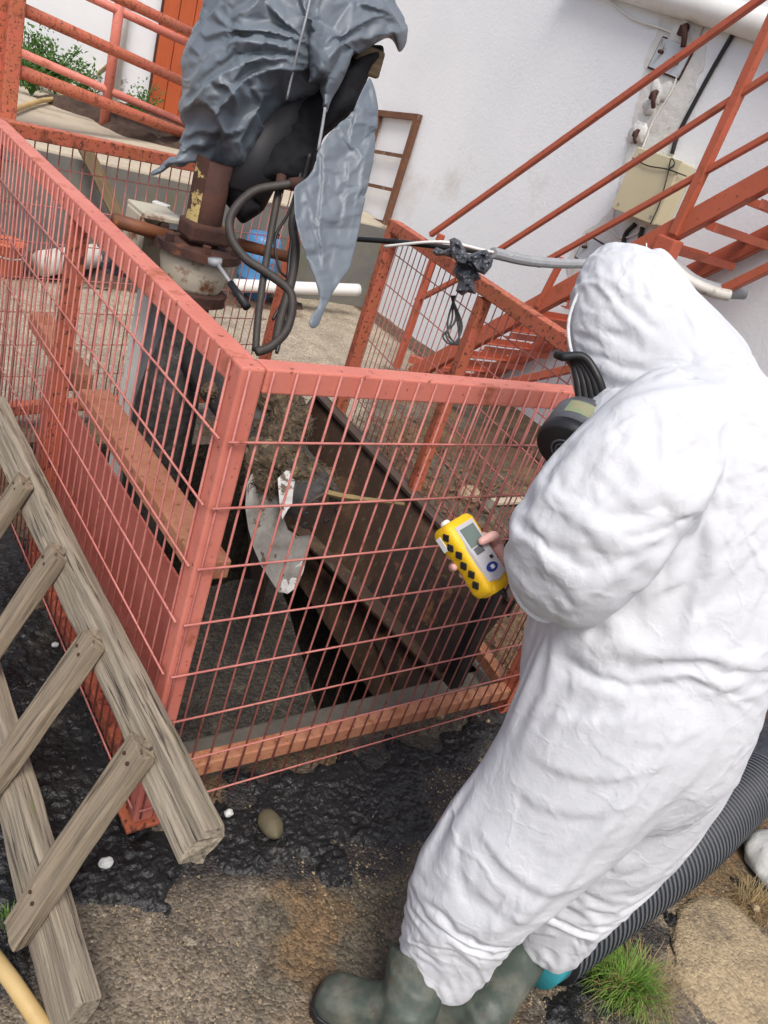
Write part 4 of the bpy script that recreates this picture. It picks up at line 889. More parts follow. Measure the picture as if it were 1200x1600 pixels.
for (u, v, y, R, n, s, l) in [(38, 120, 7.9, .30, 620, .042, 'leafy green weed at the far left foot of the back wall'), (88, 125, 7.85, .34, 900, .045, 'tallest green weed bush growing against the back wall'), (130, 150, 7.7, .22, 400, .035, 'low green weed right of the bush by the back wall'), (50, 140, 7.3, .26, 700, .03, 'dense low weed patch in front of the bushes'), (226, 168, 7.6, .26, 340, .038, 'green weed growing in front of the orange door')]:
    p = ON(u, v, 1, y); leafplant('weed', (p[0], y, .77), R, n, s, l)
# things on the ground behind the cage
tubet('plastic_pipe', [ON(366, 446, 1, 4.45), ON(470, 450, 1, 4.42), ON(560, 453, 1, 4.4)], .052, 'pvc', 'long white plastic pipe lying at the foot of the wall', 'pipe', 16)
tubet('plastic_pipe', [ON(66, 412, 2, .12), ON(160, 398, 2, .12)], .085, 'pvcd', 'short dirty white pipe lying below the raised platform', 'pipe', 16)
tubet('plastic_pipe', [ON(400, 366, 2, .34), ON(450, 374, 2, .34), ON(480, 384, 2, .34)], .06, 'pvc', 'bent white plastic pipe lying above the blue drum', 'pipe', 14)
dc = ON(408, 396, 1, 4.62); bd = thing('plastic_drum', (dc[0], dc[1], 0), 'blue plastic drum standing at the platform behind the cage', 'drum')
zt = float(ON(408, 362, 1, 4.62)[2]); prof = [(.13, .0), (.145, .02), (.15, .3), (.155, .32), (.15, .34), (.15, .62), (.155, .64), (.15, .66), (.145, .90), (.12, .97), (.05, 1.0)]
MB().rings([np.array([(dc[0] + r * math.cos(a), dc[1] + r * math.sin(a), z * zt) for a in np.linspace(0, 2 * PI, 28, endpoint=False)]) for r, z in prof]).build('drum_body', M['blue'], bd, True)
MB().tube([(dc[0] + .07, dc[1] - .05, zt * .97), (dc[0] + .07, dc[1] - .05, zt + .02)], .03, 12).build('drum_cap', M['black'], bd, True)
oc = ON(8, 405, 2, .1); ob = thing('plastic_bucket', (oc[0], oc[1], 0), 'orange plastic bucket standing below the platform', 'bucket')
MB().rings([np.array([(oc[0] + .72 * r * math.cos(a), oc[1] + .72 * r * math.sin(a), z * .75) for a in np.linspace(0, 2 * PI, 22, endpoint=False)]) for r, z in ((.12, .0), (.135, .02), (.155, .27), (.17, .28), (.17, .30), (.15, .30), (.14, .29))]).build('bucket_body', M['orange'], ob, True)
MB().tube(catmull([(oc[0] - .115, oc[1], .21), (oc[0] - .07, oc[1] - .12, .15), (oc[0] + .07, oc[1] - .12, .15), (oc[0] + .115, oc[1], .21)], 5), .006, 6).build('bucket_handle', M['conduit'], ob, True)
pb_ = ON(182, 410, 2, .1); lump('rubbish_bag', (pb_[0], pb_[1], .12), (.16, .14, .17), 'bagm', 'black rubbish bag at the end of the dirty white pipe', 'bag', amp=.4)
X = np.linspace(-.6, 3.0, 200); Y = np.linspace(4.28, 4.78, 30); GX, GY = np.meshgrid(X, Y); q = xyz0(GX.ravel(), GY.ravel())
hh = np.clip((q[:, 1] - 4.35) / .4, 0, 1) * .07 + .045 * ridge(q, 4, 5) - .02
o = MB().add(np.stack([q[:, 0], q[:, 1], hh], 1), [(j * 200 + i, j * 200 + i + 1, (j + 1) * 200 + i + 1, (j + 1) * 200 + i) for j in range(29) for i in range(199)]).build('soil_debris', M['soil'], None, True); tag(o, 'strip of dark soil and debris along the foot of the platform', 'soil', kind='stuff')
# brown litter outside the right panel
lt = MB(); rr = np.random.RandomState(5)
for k in range(2600):
    x, y = rr.uniform(1.55, 3.6), rr.uniform(-.2, 2.4)
    if x < 1.42 + .2 * y + .08 or vnoise(np.array([[x * 2.2, y * 2.2, 0]]))[0] < -.25: continue
    a = rr.uniform(0, PI); l = rr.uniform(.008, .04); w_ = rr.uniform(.002, .009); d = np.array([math.cos(a), math.sin(a), rr.uniform(-.25, .4)]); e = np.array([-math.sin(a), math.cos(a), rr.uniform(-.3, .3)])
    p = np.array([x, y, .015 + rr.uniform(0, .012)]); lt.add([p - d * l - e * w_, p + d * l - e * w_ * .5, p + d * l + e * w_ * .5, p - d * l + e * w_ + [0, 0, .003]], [(0, 1, 2, 3)])
o = lt.build('leaf_litter', M['litter'], None); tag(o, 'brown leaf litter and wood chips beyond the right cage panel', 'litter', kind='stuff')
# ================================================================== ladder
ld = thing('wooden_ladder', (-.12, .3, 0), 'weathered grey wooden ladder leaning on its side against the cage', 'ladder')
ra0, ra1 = ON(8, 680, 0, -.075), ON(318, 1322, 0, -.075); ra0 = ra0 + (ra0 - ra1) * .12
sdx = nrm(np.array([-.16, 0, -.43])); facing = nrm(np.cross(sdx, [0, 1, 0])); facing = facing if facing[0] < 0 else -facing
plank('side_rail', ra0, ra1, .098, .052, facing, 'woodg', ld, seed=1, nl=40)
rb0, rb1 = ON(-40, 1010, 2, .075), ON(122, 1592, 2, .075)
plank('side_rail', rb0, rb1, .115, .055, facing, 'woodg', ld, seed=2, nl=36)
pn = nrm(np.cross(ra1 - ra0, rb1 - ra1)); pn = pn if pn[0] < 0 else -pn; off = ra1 + pn * .047
for k, (a, b) in enumerate((((224, 1164), (24, 1458)), ((148, 997), (-50, 1277)), ((90, 862), (-60, 1086)), ((40, 752), (-60, 902)))):
    pa, q = [CAM + ray(*c) * (((off - CAM) @ pn) / (ray(*c) @ pn)) for c in (a, b)]
    for f_ in (.07, .80 if k == 0 else .78):
        for g_ in (-.4, .4): c_ = pa + (q - pa) * (f_ + .012 * g_) + pn * .0195 + np.cross(pn, nrm(q - pa)) * g_ * .03; MB().tube([c_ - pn * .01, c_ + pn * .002], .0042, 7).build('nail', M['rust'], ld)
    plank('rung', pa, q, .074 - .003 * (k > 0), .038, pn, 'woodr', ld, seed=5 + k, nl=22)
yp = MB().tube([ON(-40, 1455, 2, .03), ON(20, 1535, 2, .03), ON(90, 1640, 2, .03)], .017, 14).build('wooden_pole', M['yhose'], None, True); tag(yp, 'pale yellow pole lying at the lower left corner', 'pole')
# ================================================================== drain hose, stones, grass
hz = thing('drain_hose', (1.3, -.7, 0), 'large dark grey corrugated drain hose lying behind the person', 'hose')
HC = catmull([ON(850, 1474, 2, .10), ON(955, 1400, 2, .105), ON(1072, 1318, 2, .108), ON(1168, 1230, 2, .108), ON(1300, 1115, 2, .108)], 40)
L = np.cumsum([0] + [np.linalg.norm(HC[i + 1] - HC[i]) for i in range(len(HC) - 1)]); pitch = .0205; N = int(L[-1] / pitch)
D, Rr = [], []
for k in range(N):
    for t, r in ((.0, .089), (.28, .089), (.40, .104), (.88, .104)):
        s_ = (k + t) * pitch; D.append(np.array([np.interp(s_, L, [c[j] for c in HC]) for j in range(3)])); Rr.append(r)
hb = MB().tube(D, Rr, 36).build('hose_body', M['hosec'], hz); hb.data.materials.append(M['hosev'])
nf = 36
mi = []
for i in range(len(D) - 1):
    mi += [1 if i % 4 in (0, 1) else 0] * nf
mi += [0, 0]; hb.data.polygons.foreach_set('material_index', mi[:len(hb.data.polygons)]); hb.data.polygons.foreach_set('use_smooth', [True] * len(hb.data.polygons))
hd = nrm(HC[0] - HC[3]); MB().tube([HC[0] - hd * .01, HC[0] + hd * .05], [.088, .086], 28).build('end_cap', M['teal'], hz, True)
lump('folded_liner', ON(1215, 1190, 2, .12) + [0, 0, 0], (.25, .16, .13), 'bagm', 'black folded liner lying above the drain hose', 'liner', amp=.25)
lump('stone_slab', ON(1128, 1510, 2, .0) + np.array([.05, -.02, -.010]), (.25, .20, .034), 'slab', 'flat tan stone slab beside the grass tuft', 'stone', amp=.28)
lump('concrete_block', ON(1200, 1345, 2, .03) + np.array([.05, -.02, 0]), (.13, .11, .08), 'chalk', 'rough white concrete lump beside the drain hose', 'stone', amp=.22)
lump('cobble_stone', ON(423, 1288, 2, .03), (.030, .045, .026), 'stone', 'oval mossy brown stone sitting in the black sludge', 'stone', amp=.12)
for i, (u, v, s, l) in enumerate([(357, 1272, .012, 'white chip of stone near the ladder foot'), (165, 1350, .016, 'largest white chip on the ground between ladder rails'), (86, 1009, .010, 'white chip in the sludge behind the ladder'), (688, 1120, .016, 'pale chip lying at the foot of the front panel'), (762, 1128, .008, 'tiny white chip near the right cage foot'), (1180, 1420, .014, 'brown pebble on top of the tan slab')]):
    lump('stone_chip', ON(u, v, 2, .022) + [0, 0, .004], (s, s * .8, s * .7), 'chalk' if i < 3 else 'slab', l, 'stone', amp=.35, group='small stone chips on the yard')
# gravel grit on the concrete
gr = MB(); rr = np.random.RandomState(8)
for k in range(9000):
    x, y = rr.uniform(-.5, 1.7), rr.uniform(-1.15, -.02)
    if vnoise(np.array([[x * 5, y * 5, 3]]))[0] < -.15: continue
    s = rr.uniform(.0012, .0052) ; z = float(gz(np.array([x]), np.array([y]))[0]) + s * .3
    V = np.array([(1, 0, 0), (-.5, .87, 0), (-.5, -.87, 0), (.2, .1, .9), (-.1, 0, -.8)]) * s * rr.uniform(.6, 1.4, (5, 1)); a = rr.uniform(0, 6); ca, sa = math.cos(a), math.sin(a)
    V = V @ np.array([[ca, -sa, 0], [sa, ca, 0], [0, 0, 1]]); gr.add(V + [x, y, z], [(0, 1, 3), (1, 2, 3), (2, 0, 3), (1, 0, 4), (2, 1, 4), (0, 2, 4)])
o = gr.build('loose_grit', M['slab'], None); tag(o, 'loose tan grit scattered over the yard concrete', 'grit', kind='stuff')
def blades(bm, c, n, R, L, w, rr, lean=.9):
    for k in range(n):
        a = rr.uniform(0, 2 * PI); r = R * math.sqrt(rr.uniform()); p = np.array(c) + [r * math.cos(a), r * math.sin(a), 0]
        a2 = a + rr.normal() * .6; d = np.array([math.cos(a2), math.sin(a2), 0]); l = L * rr.uniform(.5, 1.1); e = np.array([-d[1], d[0], 0]) * w * rr.uniform(.6, 1.2); k1 = lean * rr.uniform(.2, 1.0)
        P = [p, p + [0, 0, l * .38] + d * l * .16 * k1, p + np.array([0, 0, l * .66]) + d * l * .45 * k1, p + np.array([0, 0, l * (.85 - .35 * k1)]) + d * l * .85 * k1]
        W = [1, .85, .55, .05]; V = []
        for q, s in zip(P, W): V += [q - e * s, q + e * s]
        bm.add(V, [(0, 1, 3, 2), (2, 3, 5, 4), (4, 5, 7, 6)])
rr = np.random.RandomState(3); gt = thing('grass_tuft', ON(965, 1545, 2, 0), 'bright green grass tuft growing by the drain hose', 'grass tuft')
b = MB(); c0 = ON(968, 1550, 2, 0); blades(b, c0, 430, .06, .13, .0014, rr, 1.1); blades(b, c0 + [-.03, .03, 0], 160, .05, .08, .0012, rr, 1.6); b.build('green_blades', M['grass'], gt)
b = MB(); blades(b, c0 + [.05, -.02, 0], 260, .08, .10, .001, rr, 1.6); blades(b, c0, 120, .08, .11, .001, rr, 1.5); blades(b, c0 + [.04, .06, 0], 90, .03, .07, .001, rr, 1.2); b.build('dry_blades', M['dry'], gt)
dg = MB(); c1 = ON(1180, 1420, 2, 0); blades(dg, c1, 260, .07, .07, .001, rr, 1.5); o = dg.build('dry_grass', M['dry'], None); tag(o, 'dry straw coloured grass beside the white concrete lump', 'grass tuft')
b = MB(); blades(b, ON(14, 1440, 2, 0), 60, .02, .05, .001, rr); o = b.build('grass_sprig', M['grass'], None); tag(o, 'small green grass sprig under the lowest ladder rung', 'grass tuft')

for (u, v, r, l, m_) in [(733, 772, (.07, .055, .05), 'rounded tan stone lying beyond the right cage panel', 'slab'), (762, 792, (.05, .04, .04), 'small grey stone next to the rounded tan stone', 'ledge'), (812, 690, (.09, .07, .08), 'dark lump of debris below the stair foot', 'soil'), (846, 716, (.06, .05, .06), 'dark clod of soil under the gas mask', 'soil')]:
    lump('stone' if m_ != 'soil' else 'soil_clod', ON(u, v, 2, .03), r, m_, l, 'stone' if m_ != 'soil' else 'clod', amp=.25)
wb = MB().beam(ON(770, 784, 2, .03), ON(905, 778, 2, .03), .05, .02).build('wood_strip', M['plat'], None, bevel=.003); tag(wb, 'pale wood strip lying in the litter beyond the cage', 'wood')

pts = [(1030, 30), (1075, 22), (1110, 45), (1096, 100), (1088, 140), (1062, 200), (1055, 240), (1040, 300), (1020, 330), (985, 352), (972, 420), (930, 446), (893, 452), (884, 420), (900, 372), (938, 346), (966, 320), (972, 262), (984, 205), (1000, 150), (1006, 95)]
pp_ = []
for i in range(len(pts)):
    a, b = np.array(pts[i], float), np.array(pts[(i + 1) % len(pts)], float)
    for k in range(5): q = a + (b - a) * k / 5; n_ = fbm(np.array([[q[0], q[1], 0]]), 3, 1 / 18)[0] * 9; pp_.append(ON(q[0] + n_, q[1] + n_ * .6, 0, 3.9695))
k = len(pp_); MB().add(pp_ + [p + [-.0035, 0, 0] for p in pp_], [tuple(range(k, 2 * k))] + [(i, (i + 1) % k, k + (i + 1) % k, k + i) for i in range(k)]).build('plaster_patch', M['plaster'], BIGWALL)
# ================================================================== person
person = thing('person', (.55, -.62, 0), 'person in a hooded white coverall, gas mask and green boots reading a yellow meter', 'person')
# ---- gas detector frame
DC = AT(738, 869, 1.40)
Lx = nrm(-.54 * RIGHT - .84 * DOWN + .10 * FWD); th = math.radians(40); e_ = .84 * RIGHT - .54 * DOWN
Wx = nrm(math.cos(th) * e_ + math.sin(th) * FWD); Wx = nrm(Wx - Lx * (Wx @ Lx)); Nx = nrm(np.cross(Wx, Lx)); Nx = Nx if Nx @ FWD < 0 else -Nx
def DP(l, w_, n_): return DC + Lx * l + Wx * w_ + Nx * n_
DM = np.stack([Wx, Lx, Nx], 1)
# ---- coverall
def tor(*st, n=28, sup=2.2): return loft(list(st), n, sup)
torso = tor((1062, 575, 1.43, 60, .08), (1075, 605, 1.42, 96, .13), (1085, 650, 1.40, 135, .175), (1078, 720, 1.40, 165, .195), (1062, 800, 1.41, 182, .19), (1045, 880, 1.42, 190, .18), (1026, 950, 1.43, 190, .178),
            (1012, 1010, 1.45, 186, .18), (1000, 1070, 1.47, 180, .18), (984, 1130, 1.50, 172, .17), (960, 1180, 1.53, 150, .15), (945, 1220, 1.55, 130, .11))
legL = tor((985, 1060, 1.40, 160, .12), (950, 1130, 1.42, 148, .12), (906, 1200, 1.46, 128, .12), (856, 1260, 1.50, 115, .115), (800, 1315, 1.54, 110, .11), (754, 1370, 1.59, 101, .105), (726, 1418, 1.63, 90, .10), (706, 1460, 1.67, 80, .095), (692, 1495, 1.70, 70, .092), (684, 1514, 1.715, 60, .08))
legR = tor((1050, 1030, 1.53, 138, .15), (1040, 1120, 1.56, 130, .15), (1008, 1195, 1.60, 122, .145), (962, 1270, 1.66, 112, .13), (915, 1340, 1.73, 96, .12), (880, 1405, 1.79, 78, .105), (864, 1452, 1.83, 62, .09), (857, 1472, 1.85, 49, .08))
armL = tor((1075, 640, 1.30, 85, .085), (1030, 690, 1.27, 102, .10), (985, 750, 1.25, 116, .105), (935, 815, 1.255, 116, .10), (890, 868, 1.28, 106, .09), (864, 901, 1.31, 86, .075), (850, 912, 1.335, 68, .058), (843, 916, 1.35, 57, .045))
chest = tor((985, 655, 1.45, 70, .14), (950, 720, 1.44, 85, .15), (930, 800, 1.44, 90, .15), (930, 900, 1.44, 90, .15), (940, 1000, 1.44, 90, .13), (950, 1060, 1.45, 90, .12))
armR = tor((1080, 640, 1.56, 80, .08), (1020, 700, 1.64, 85, .085), (960, 770, 1.68, 85, .08), (925, 840, 1.68, 80, .07), (905, 900, 1.64, 60, .055))
butt = MB().ellip(AT(1062, 1000, 1.52), (.12, .14, .14))
cov = merge(torso, legL, legR, armL, armR, chest, butt).build('coverall', M['suit'], person)
remesh(cov, .0105, 9)
CRE = [([(1062, 835), (1020, 880), (1005, 905), (985, 925)], 9, .022), ([(1060, 830), (1075, 790), (1080, 740)], 10, .014), ([(905, 700), (960, 760), (1010, 800), (1045, 815)], 9, .009), ([(870, 800), (930, 830), (990, 850), (1040, 842)], 8, .010), ([(905, 800), (935, 850), (965, 890), (980, 925)], 7, .010),
       ([(840, 900), (880, 880), (940, 880)], 8, .007), ([(830, 965), (880, 955), (940, 920), (985, 890)], 8, .008), ([(1000, 960), (1030, 920), (1080, 900)], 9, .012), ([(1085, 1085), (1140, 1075), (1200, 1040)], 8, .013), ([(1085, 1088), (1020, 1080), (940, 1072), (850, 1062)], 9, .012), ([(1080, 1095), (1000, 1120), (920, 1128), (830, 1110)], 10, .014),
       ([(1085, 1092), (1070, 1140), (1020, 1200)], 8, .010), ([(825, 1175), (880, 1205), (960, 1215), (1060, 1190)], 10, .014), ([(795, 1215), (850, 1260), (930, 1270), (1010, 1250)], 10, .012), ([(742, 1290), (800, 1360), (866, 1394), (950, 1355)], 9, .018), ([(700, 1330), (760, 1400), (820, 1440), (880, 1430)], 9, .012), ([(650, 1380), (690, 1450), (740, 1500), (762, 1518)], 8, .016),
       ([(640, 1440), (680, 1490), (700, 1540)], 7, .009), ([(760, 1470), (800, 1440), (860, 1400)], 8, .010), ([(900, 1340), (980, 1300), (1080, 1220), (1150, 1120)], 8, .008), ([(930, 1380), (1000, 1340), (1060, 1290)], 8, .010), ([(1110, 700), (1090, 780), (1050, 840)], 9, .013), ([(1160, 690), (1130, 780), (1095, 850)], 10, .010), ([(1190, 800), (1120, 850), (1060, 900)], 9, .009),
       ([(1180, 930), (1100, 960), (1020, 1000)], 10, .008), ([(850, 1010), (920, 1030), (1000, 1020)], 9, .008), ([(1150, 600), (1060, 610), (990, 625), (950, 650)], 9, .014), ([(940, 690), (990, 660), (1060, 650)], 8, .010), ([(960, 1150), (1040, 1160), (1110, 1130)], 9, .008), ([(840, 1330), (900, 1320), (980, 1280)], 8, .008)]
def fabric(o, lines, amp, seed, fmask=None, anis=(9, 9, 4)):
    N_ = normals(o); org = np.array(world_loc(o))
    def fn(V):
        W = V + org; pp = PROJ(W); face = np.clip(((CAM - W) * N_).sum(1) / np.linalg.norm(CAM - W, axis=1) * 2.2, 0, 1)
        d = creases(pp[:, :2], lines) * face * 1.0
        w_ = W + .05 * np.stack([fbm(W, 3, 6, 1 + seed), fbm(W, 3, 6, 9 + seed), fbm(W, 3, 6, 17 + seed)], 1)
        gen = amp * (1.1 * crumple(W * [1, 1, .75], .24, seed) + .30 * crumple(W * [1, 1, .7], .10, seed + 4) + .10 * crumple(W, .045, seed + 6)); gen = gen - gen.mean()
        k = fmask(W, pp) if fmask else 1
        return V + N_ * (d + gen * k)[:, None]
    setv(o, fn)
px_ = PROJ(wpos(cov))[:, :2]; pin = np.full(len(px_), .015)
for pl, w_, k_ in (([(800, 1075), (940, 1092), (1090, 1090), (1250, 1040)], 7, .35), ([(930, 640), (1000, 620), (1100, 600), (1200, 600)], 22, 1), ([(640, 1515), (690, 1525), (740, 1500)], 10, 1), ([(830, 1475), (890, 1470)], 10, 1), ([(820, 860), (842, 916), (858, 975)], 14, 1), ([(1060, 830), (1010, 890)], 10, 1), ([(1075, 1080), (1100, 1095)], 14, 1), ([(1150, 700), (1230, 900)], 10, .6)):
    pin = np.maximum(pin, k_ * np.clip(1.6 - poly_dist(px_, pl)[0] / w_, 0, 1))
cloth_sim(cov, .044, 24, bend=3.0, inset=.010, pin=pin, grav=.35)
fabric(cov, [(a, b, c * .5) for a, b, c in CRE], .0018, 3.0); subd(cov)
# cuff bands
def band(path, r, name, par, m='suit'): return MB().tube(path, r, 8, False).build(name, M[m], par, True)
# ---- hood
hood = merge(tor((992, 395, 1.45, 50, .04), (985, 416, 1.45, 66, .075), (982, 455, 1.45, 88, .105), (986, 495, 1.45, 101, .115), (1002, 540, 1.45, 116, .118), (1028, 585, 1.44, 124, .125), (1052, 630, 1.43, 132, .15), (1070, 665, 1.42, 130, .16)),
             tor((1027, 390, 1.45, 10, .02), (1027, 408, 1.45, 24, .045), (1038, 455, 1.45, 36, .07), (1070, 520, 1.45, 60, .09), (1110, 590, 1.44, 70, .10))).build('hood', M['suit'], person)
remesh(hood, .008, 6)
HCR = [([(900, 520), (960, 515), (1030, 500), (1085, 490)], 8, .008), ([(905, 560), (970, 570), (1040, 560), (1110, 545)], 9, .010), ([(920, 600), (980, 590), (1060, 580)], 8, .009), ([(1030, 400), (1020, 450), (1000, 490)], 8, .007), ([(930, 450), (990, 445), (1040, 440)], 7, .005), ([(1060, 470), (1100, 530), (1140, 590)], 8, .009), ([(940, 640), (1000, 610), (1080, 600), (1150, 595)], 9, .012), ([(960, 480), (1000, 520), (1010, 560)], 6, .005)]
px_ = PROJ(wpos(hood))[:, :2]; pin = np.full(len(px_), .02)
for pl, w_, k_ in (([(900, 470), (886, 520), (905, 585), (945, 650)], 9, 1), ([(990, 640), (1060, 665), (1160, 620)], 16, 1), ([(1027, 392), (1045, 430)], 9, 1), ([(930, 410), (985, 395)], 8, .5)):
    pin = np.maximum(pin, k_ * np.clip(1.6 - poly_dist(px_, pl)[0] / w_, 0, 1))
cloth_sim(hood, .045, 20, bend=2.2, inset=.010, pin=pin, grav=.4)
fabric(hood, [(a, b, c * .4) for a, b, c in HCR], .0015, 8.0); subd(hood)
rim_ = catmull([AT(915, 442, 1.42), AT(898, 470, 1.42), AT(888, 508, 1.425), AT(893, 550, 1.42), AT(910, 590, 1.41), AT(932, 628, 1.40), AT(948, 655, 1.40)], 8)
band(rim_, .0032, 'hood_elastic', hood)
thr = MB().tube([AT(1011, 398, 1.44), AT(1010, 380, 1.44)], .0012, 4).build('loose_thread', M['white'], hood)
# ---- sewn seams laid on the cloth
from mathutils.bvhtree import BVHTree
def seam(o, pts, r=.0014, name='seam'):
    me = o.data; org = np.array(world_loc(o)); t = BVHTree.FromPolygons([tuple(np.array(v.co) + org) for v in me.vertices], [tuple(p.vertices) for p in me.polygons])
    P = []
    for q in catmull(pts, 9):
        d = nrm(ray(*q)); h = t.ray_cast(Vector(CAM), Vector(d))
        if h[0] is not None: P.append(np.array(h[0]) + np.array(h[1]) * r * .25)
    if len(P) > 3: MB().tube(P, r, 6).build(name, M['suit'], o, True)
# ---- body (continuous)
def bl(*st): return loft(list(st), 20, 2)
body = merge(bl((1062, 580, 1.43, 40, .05), (1075, 650, 1.42, 110, .14), (1060, 800, 1.43, 130, .14), (1030, 960, 1.45, 130, .14), (1010, 1070, 1.48, 130, .14), (990, 1130, 1.5, 110, .11)),
             bl((1003, 432, 1.45, 40, .05), (985, 480, 1.45, 74, .075), (985, 530, 1.45, 78, .078), (1000, 575, 1.45, 62, .06), (1040, 620, 1.44, 50, .06), (1070, 680, 1.43, 60, .07)),
             bl((980, 1080, 1.42, 80, .08), (830, 1270, 1.52, 66, .065), (720, 1390, 1.60, 52, .05), (660, 1540, 1.72, 40, .045)), bl((1060, 1080, 1.64, 80, .08), (970, 1290, 1.76, 60, .06), (840, 1480, 1.88, 40, .045)),
             bl((1060, 650, 1.30, 50, .05), (960, 800, 1.27, 50, .045), (880, 890, 1.30, 40, .034), (830, 915, 1.37, 30, .026)), bl((1080, 650, 1.56, 50, .05), (960, 770, 1.68, 45, .045), (905, 900, 1.64, 30, .03), (880, 930, 1.62, 34, .02)))
face_n = MB().ellip(AT(925, 520, 1.46), (.02, .02, .03))
body = merge(body, face_n).build('body', M['skin'], person)
remesh(body, .010, 5)
# hand joined into the body mesh
hb_ = MB()
def chain(pts, rad): hb_.tube(catmull(pts, 5), np.interp(np.linspace(0, 1, (len(pts) - 1) * 5 + 1), np.linspace(0, 1, len(rad)), rad), 12); hb_.ellip(np.asarray(pts[-1], float), (rad[-1],) * 3, None, 12, 8)
hw, hn = .034, .025
wr0 = AT(850, 918, 1.405)
palm = DP(-.014, hw + .019, -.010)
PM = DM
hb_.ellip(palm, (.018, .045, .030), PM, 24, 16)
hb_.tube(catmull([wr0, AT(835, 910, 1.405), DP(-.03, hw + .028, -.014), palm], 5), list(np.linspace(.029, .026, 16)), 14)
# thumb: from the side of the palm over the edge onto the face
chain([DP(-.020, hw + .028, -.010), DP(.000, hw + .022, .010), DP(.010, hw - .004, hn + .017), DP(.013, .004, hn + .012)], [.0150, .0125, .0108, .0095, .0078])
hb_.ellip(DP(-.008, hw + .022, -.004), (.017, .026, .017), PM, 16, 10)
for l, k in ((.026, 1.0), (.006, 1.05), (-.014, 1.0), (-.033, .85)):
    r = .0092 * (1 if k > .9 else .86)
    e_x = .014 if abs(l - .006) < .001 else 0
    chain([DP(l * .8, hw + .020, -.030), DP(l, hw - .006, -.041), DP(l - .002, .010, -.039), DP(l - .004, -.006 - e_x, -.036), DP(l - .005, -.014 - e_x * 1.3, -.033 + e_x * .9)], [r * 1.15, r * 1.08, r, r * .95, r * .82])
hand = hb_.build('hand', M['skin'], person); remesh(hand, .0022, 5)
nail = MB().ellip(DP(.0145, .003, hn + .0195), (.0055, .0045, .0016), DM, 12, 6)
# join hand into body
def join_mesh(a, b):
    wa, wb = np.array(world_loc(a)), np.array(world_loc(b)); va = [tuple(v.co) for v in a.data.vertices]; fa = [tuple(p.vertices) for p in a.data.polygons]
    vb = [tuple(np.array(v.co) + wb - wa) for v in b.data.vertices]; n = len(va); fb = [tuple(n + i for i in p.vertices) for p in b.data.polygons]
    me = bpy.data.meshes.new(a.name); me.from_pydata(va + vb, [], fa + fb); me.materials.append(a.data.materials[0]); me.polygons.foreach_set('use_smooth', [True] * len(me.polygons)); a.data = me; bpy.data.objects.remove(b)
join_mesh(body, hand)
cuff = MB(); cc = AT(836, 916, 1.352); ca_ = nrm(AT(836, 916, 1.352) - AT(872, 902, 1.31)); cu = nrm(np.cross(ca_, FWD)); cv = np.cross(ca_, cu)
cuff.tube([cc + cu * .062 * math.cos(t) + cv * .05 * math.sin(t) for t in np.linspace(0, 2 * PI, 33)], .006, 8, False)
cuff.build('cuff', M['suit'], person, True)
# ---- mask
mk = outline_shell([(872, 553), (884, 549), (900, 556), (912, 575), (926, 600), (944, 632), (946, 650), (928, 648), (906, 640), (903, 622), (900, 600), (894, 578), (880, 562)], lambda p: 1.455 + 0 * p[:, 0], .05, 4, None, edge=.8).build('gas_mask', M['black'], person, True)
ms = MB()
for k in range(5):
    ms.tube(catmull([AT(869 + 2 * k, 554 + k, 1.44 - .012 * k), AT(892 + 5 * k, 562 - k, 1.415 - .008 * k), AT(902 + 8 * k, 590, 1.40 - .006 * k), AT(906 + 10 * k, 625, 1.40 - .004 * k), AT(908 + 12 * k, 650, 1.40)], 6), .0078, 8)
ms.build('mask_strap', M['black'], mk, True)
vz = MB().ellip(AT(932, 546, 1.54), (.045, .045, .06)); vz.build('visor', M['lcd'], mk, True)
FA = nrm(-.60 * RIGHT + .72 * DOWN - .50 * FWD); f0_, f1_ = AT(914, 662, 1.405), None; f1_ = f0_ + FA * .09; fr_ = .060
fl_ = MB(); fl_.tube([f0_ - FA * .01, f0_, f0_ + FA * .002, f0_ + FA * .055], [fr_ * .9, fr_ * .95, fr_, fr_], 40); fl_.build('filter_canister', M['greyp'], mk, True)
fc_ = MB(); fc_.tube([f0_ + FA * .055, f0_ + FA * .068, f0_ + FA * .076, f0_ + FA * .078], [fr_ * 1.0, fr_ * 1.0, fr_ * .94, fr_ * .90], 40); fc_.build('filter_cover', M['blackm'], mk, True)
fu = nrm(np.cross(FA, [0, 0, 1])); fv = np.cross(FA, fu)
hl = MB()
for rr_, dz in ((.026, .0785), (.018, .0790), (.010, .0795)): hl.tube([f0_ + FA * dz + (fu * math.cos(t) + fv * math.sin(t)) * rr_ for t in np.linspace(0, 2 * PI, 33)], .0022, 6, False)
hl.build('filter_grille', M['greyp'], mk, True)
# sticker on the canister: a curved patch facing the camera
vd = nrm(CAM - f0_); vd = nrm(vd - FA * (vd @ FA)); vt = np.cross(FA, vd); sp_ = MB(); V = []
for i in range(9):
    a = math.radians(-5 + 50 * i / 8)
    for s in (.010, .040): V.append(f0_ + FA * s + (vd * math.cos(a) + vt * math.sin(a)) * (fr_ + .0008))
sp_.add(V, [(2 * i, 2 * i + 1, 2 * i + 3, 2 * i + 2) for i in range(8)]); sp_.build('sticker', M['green'], mk)
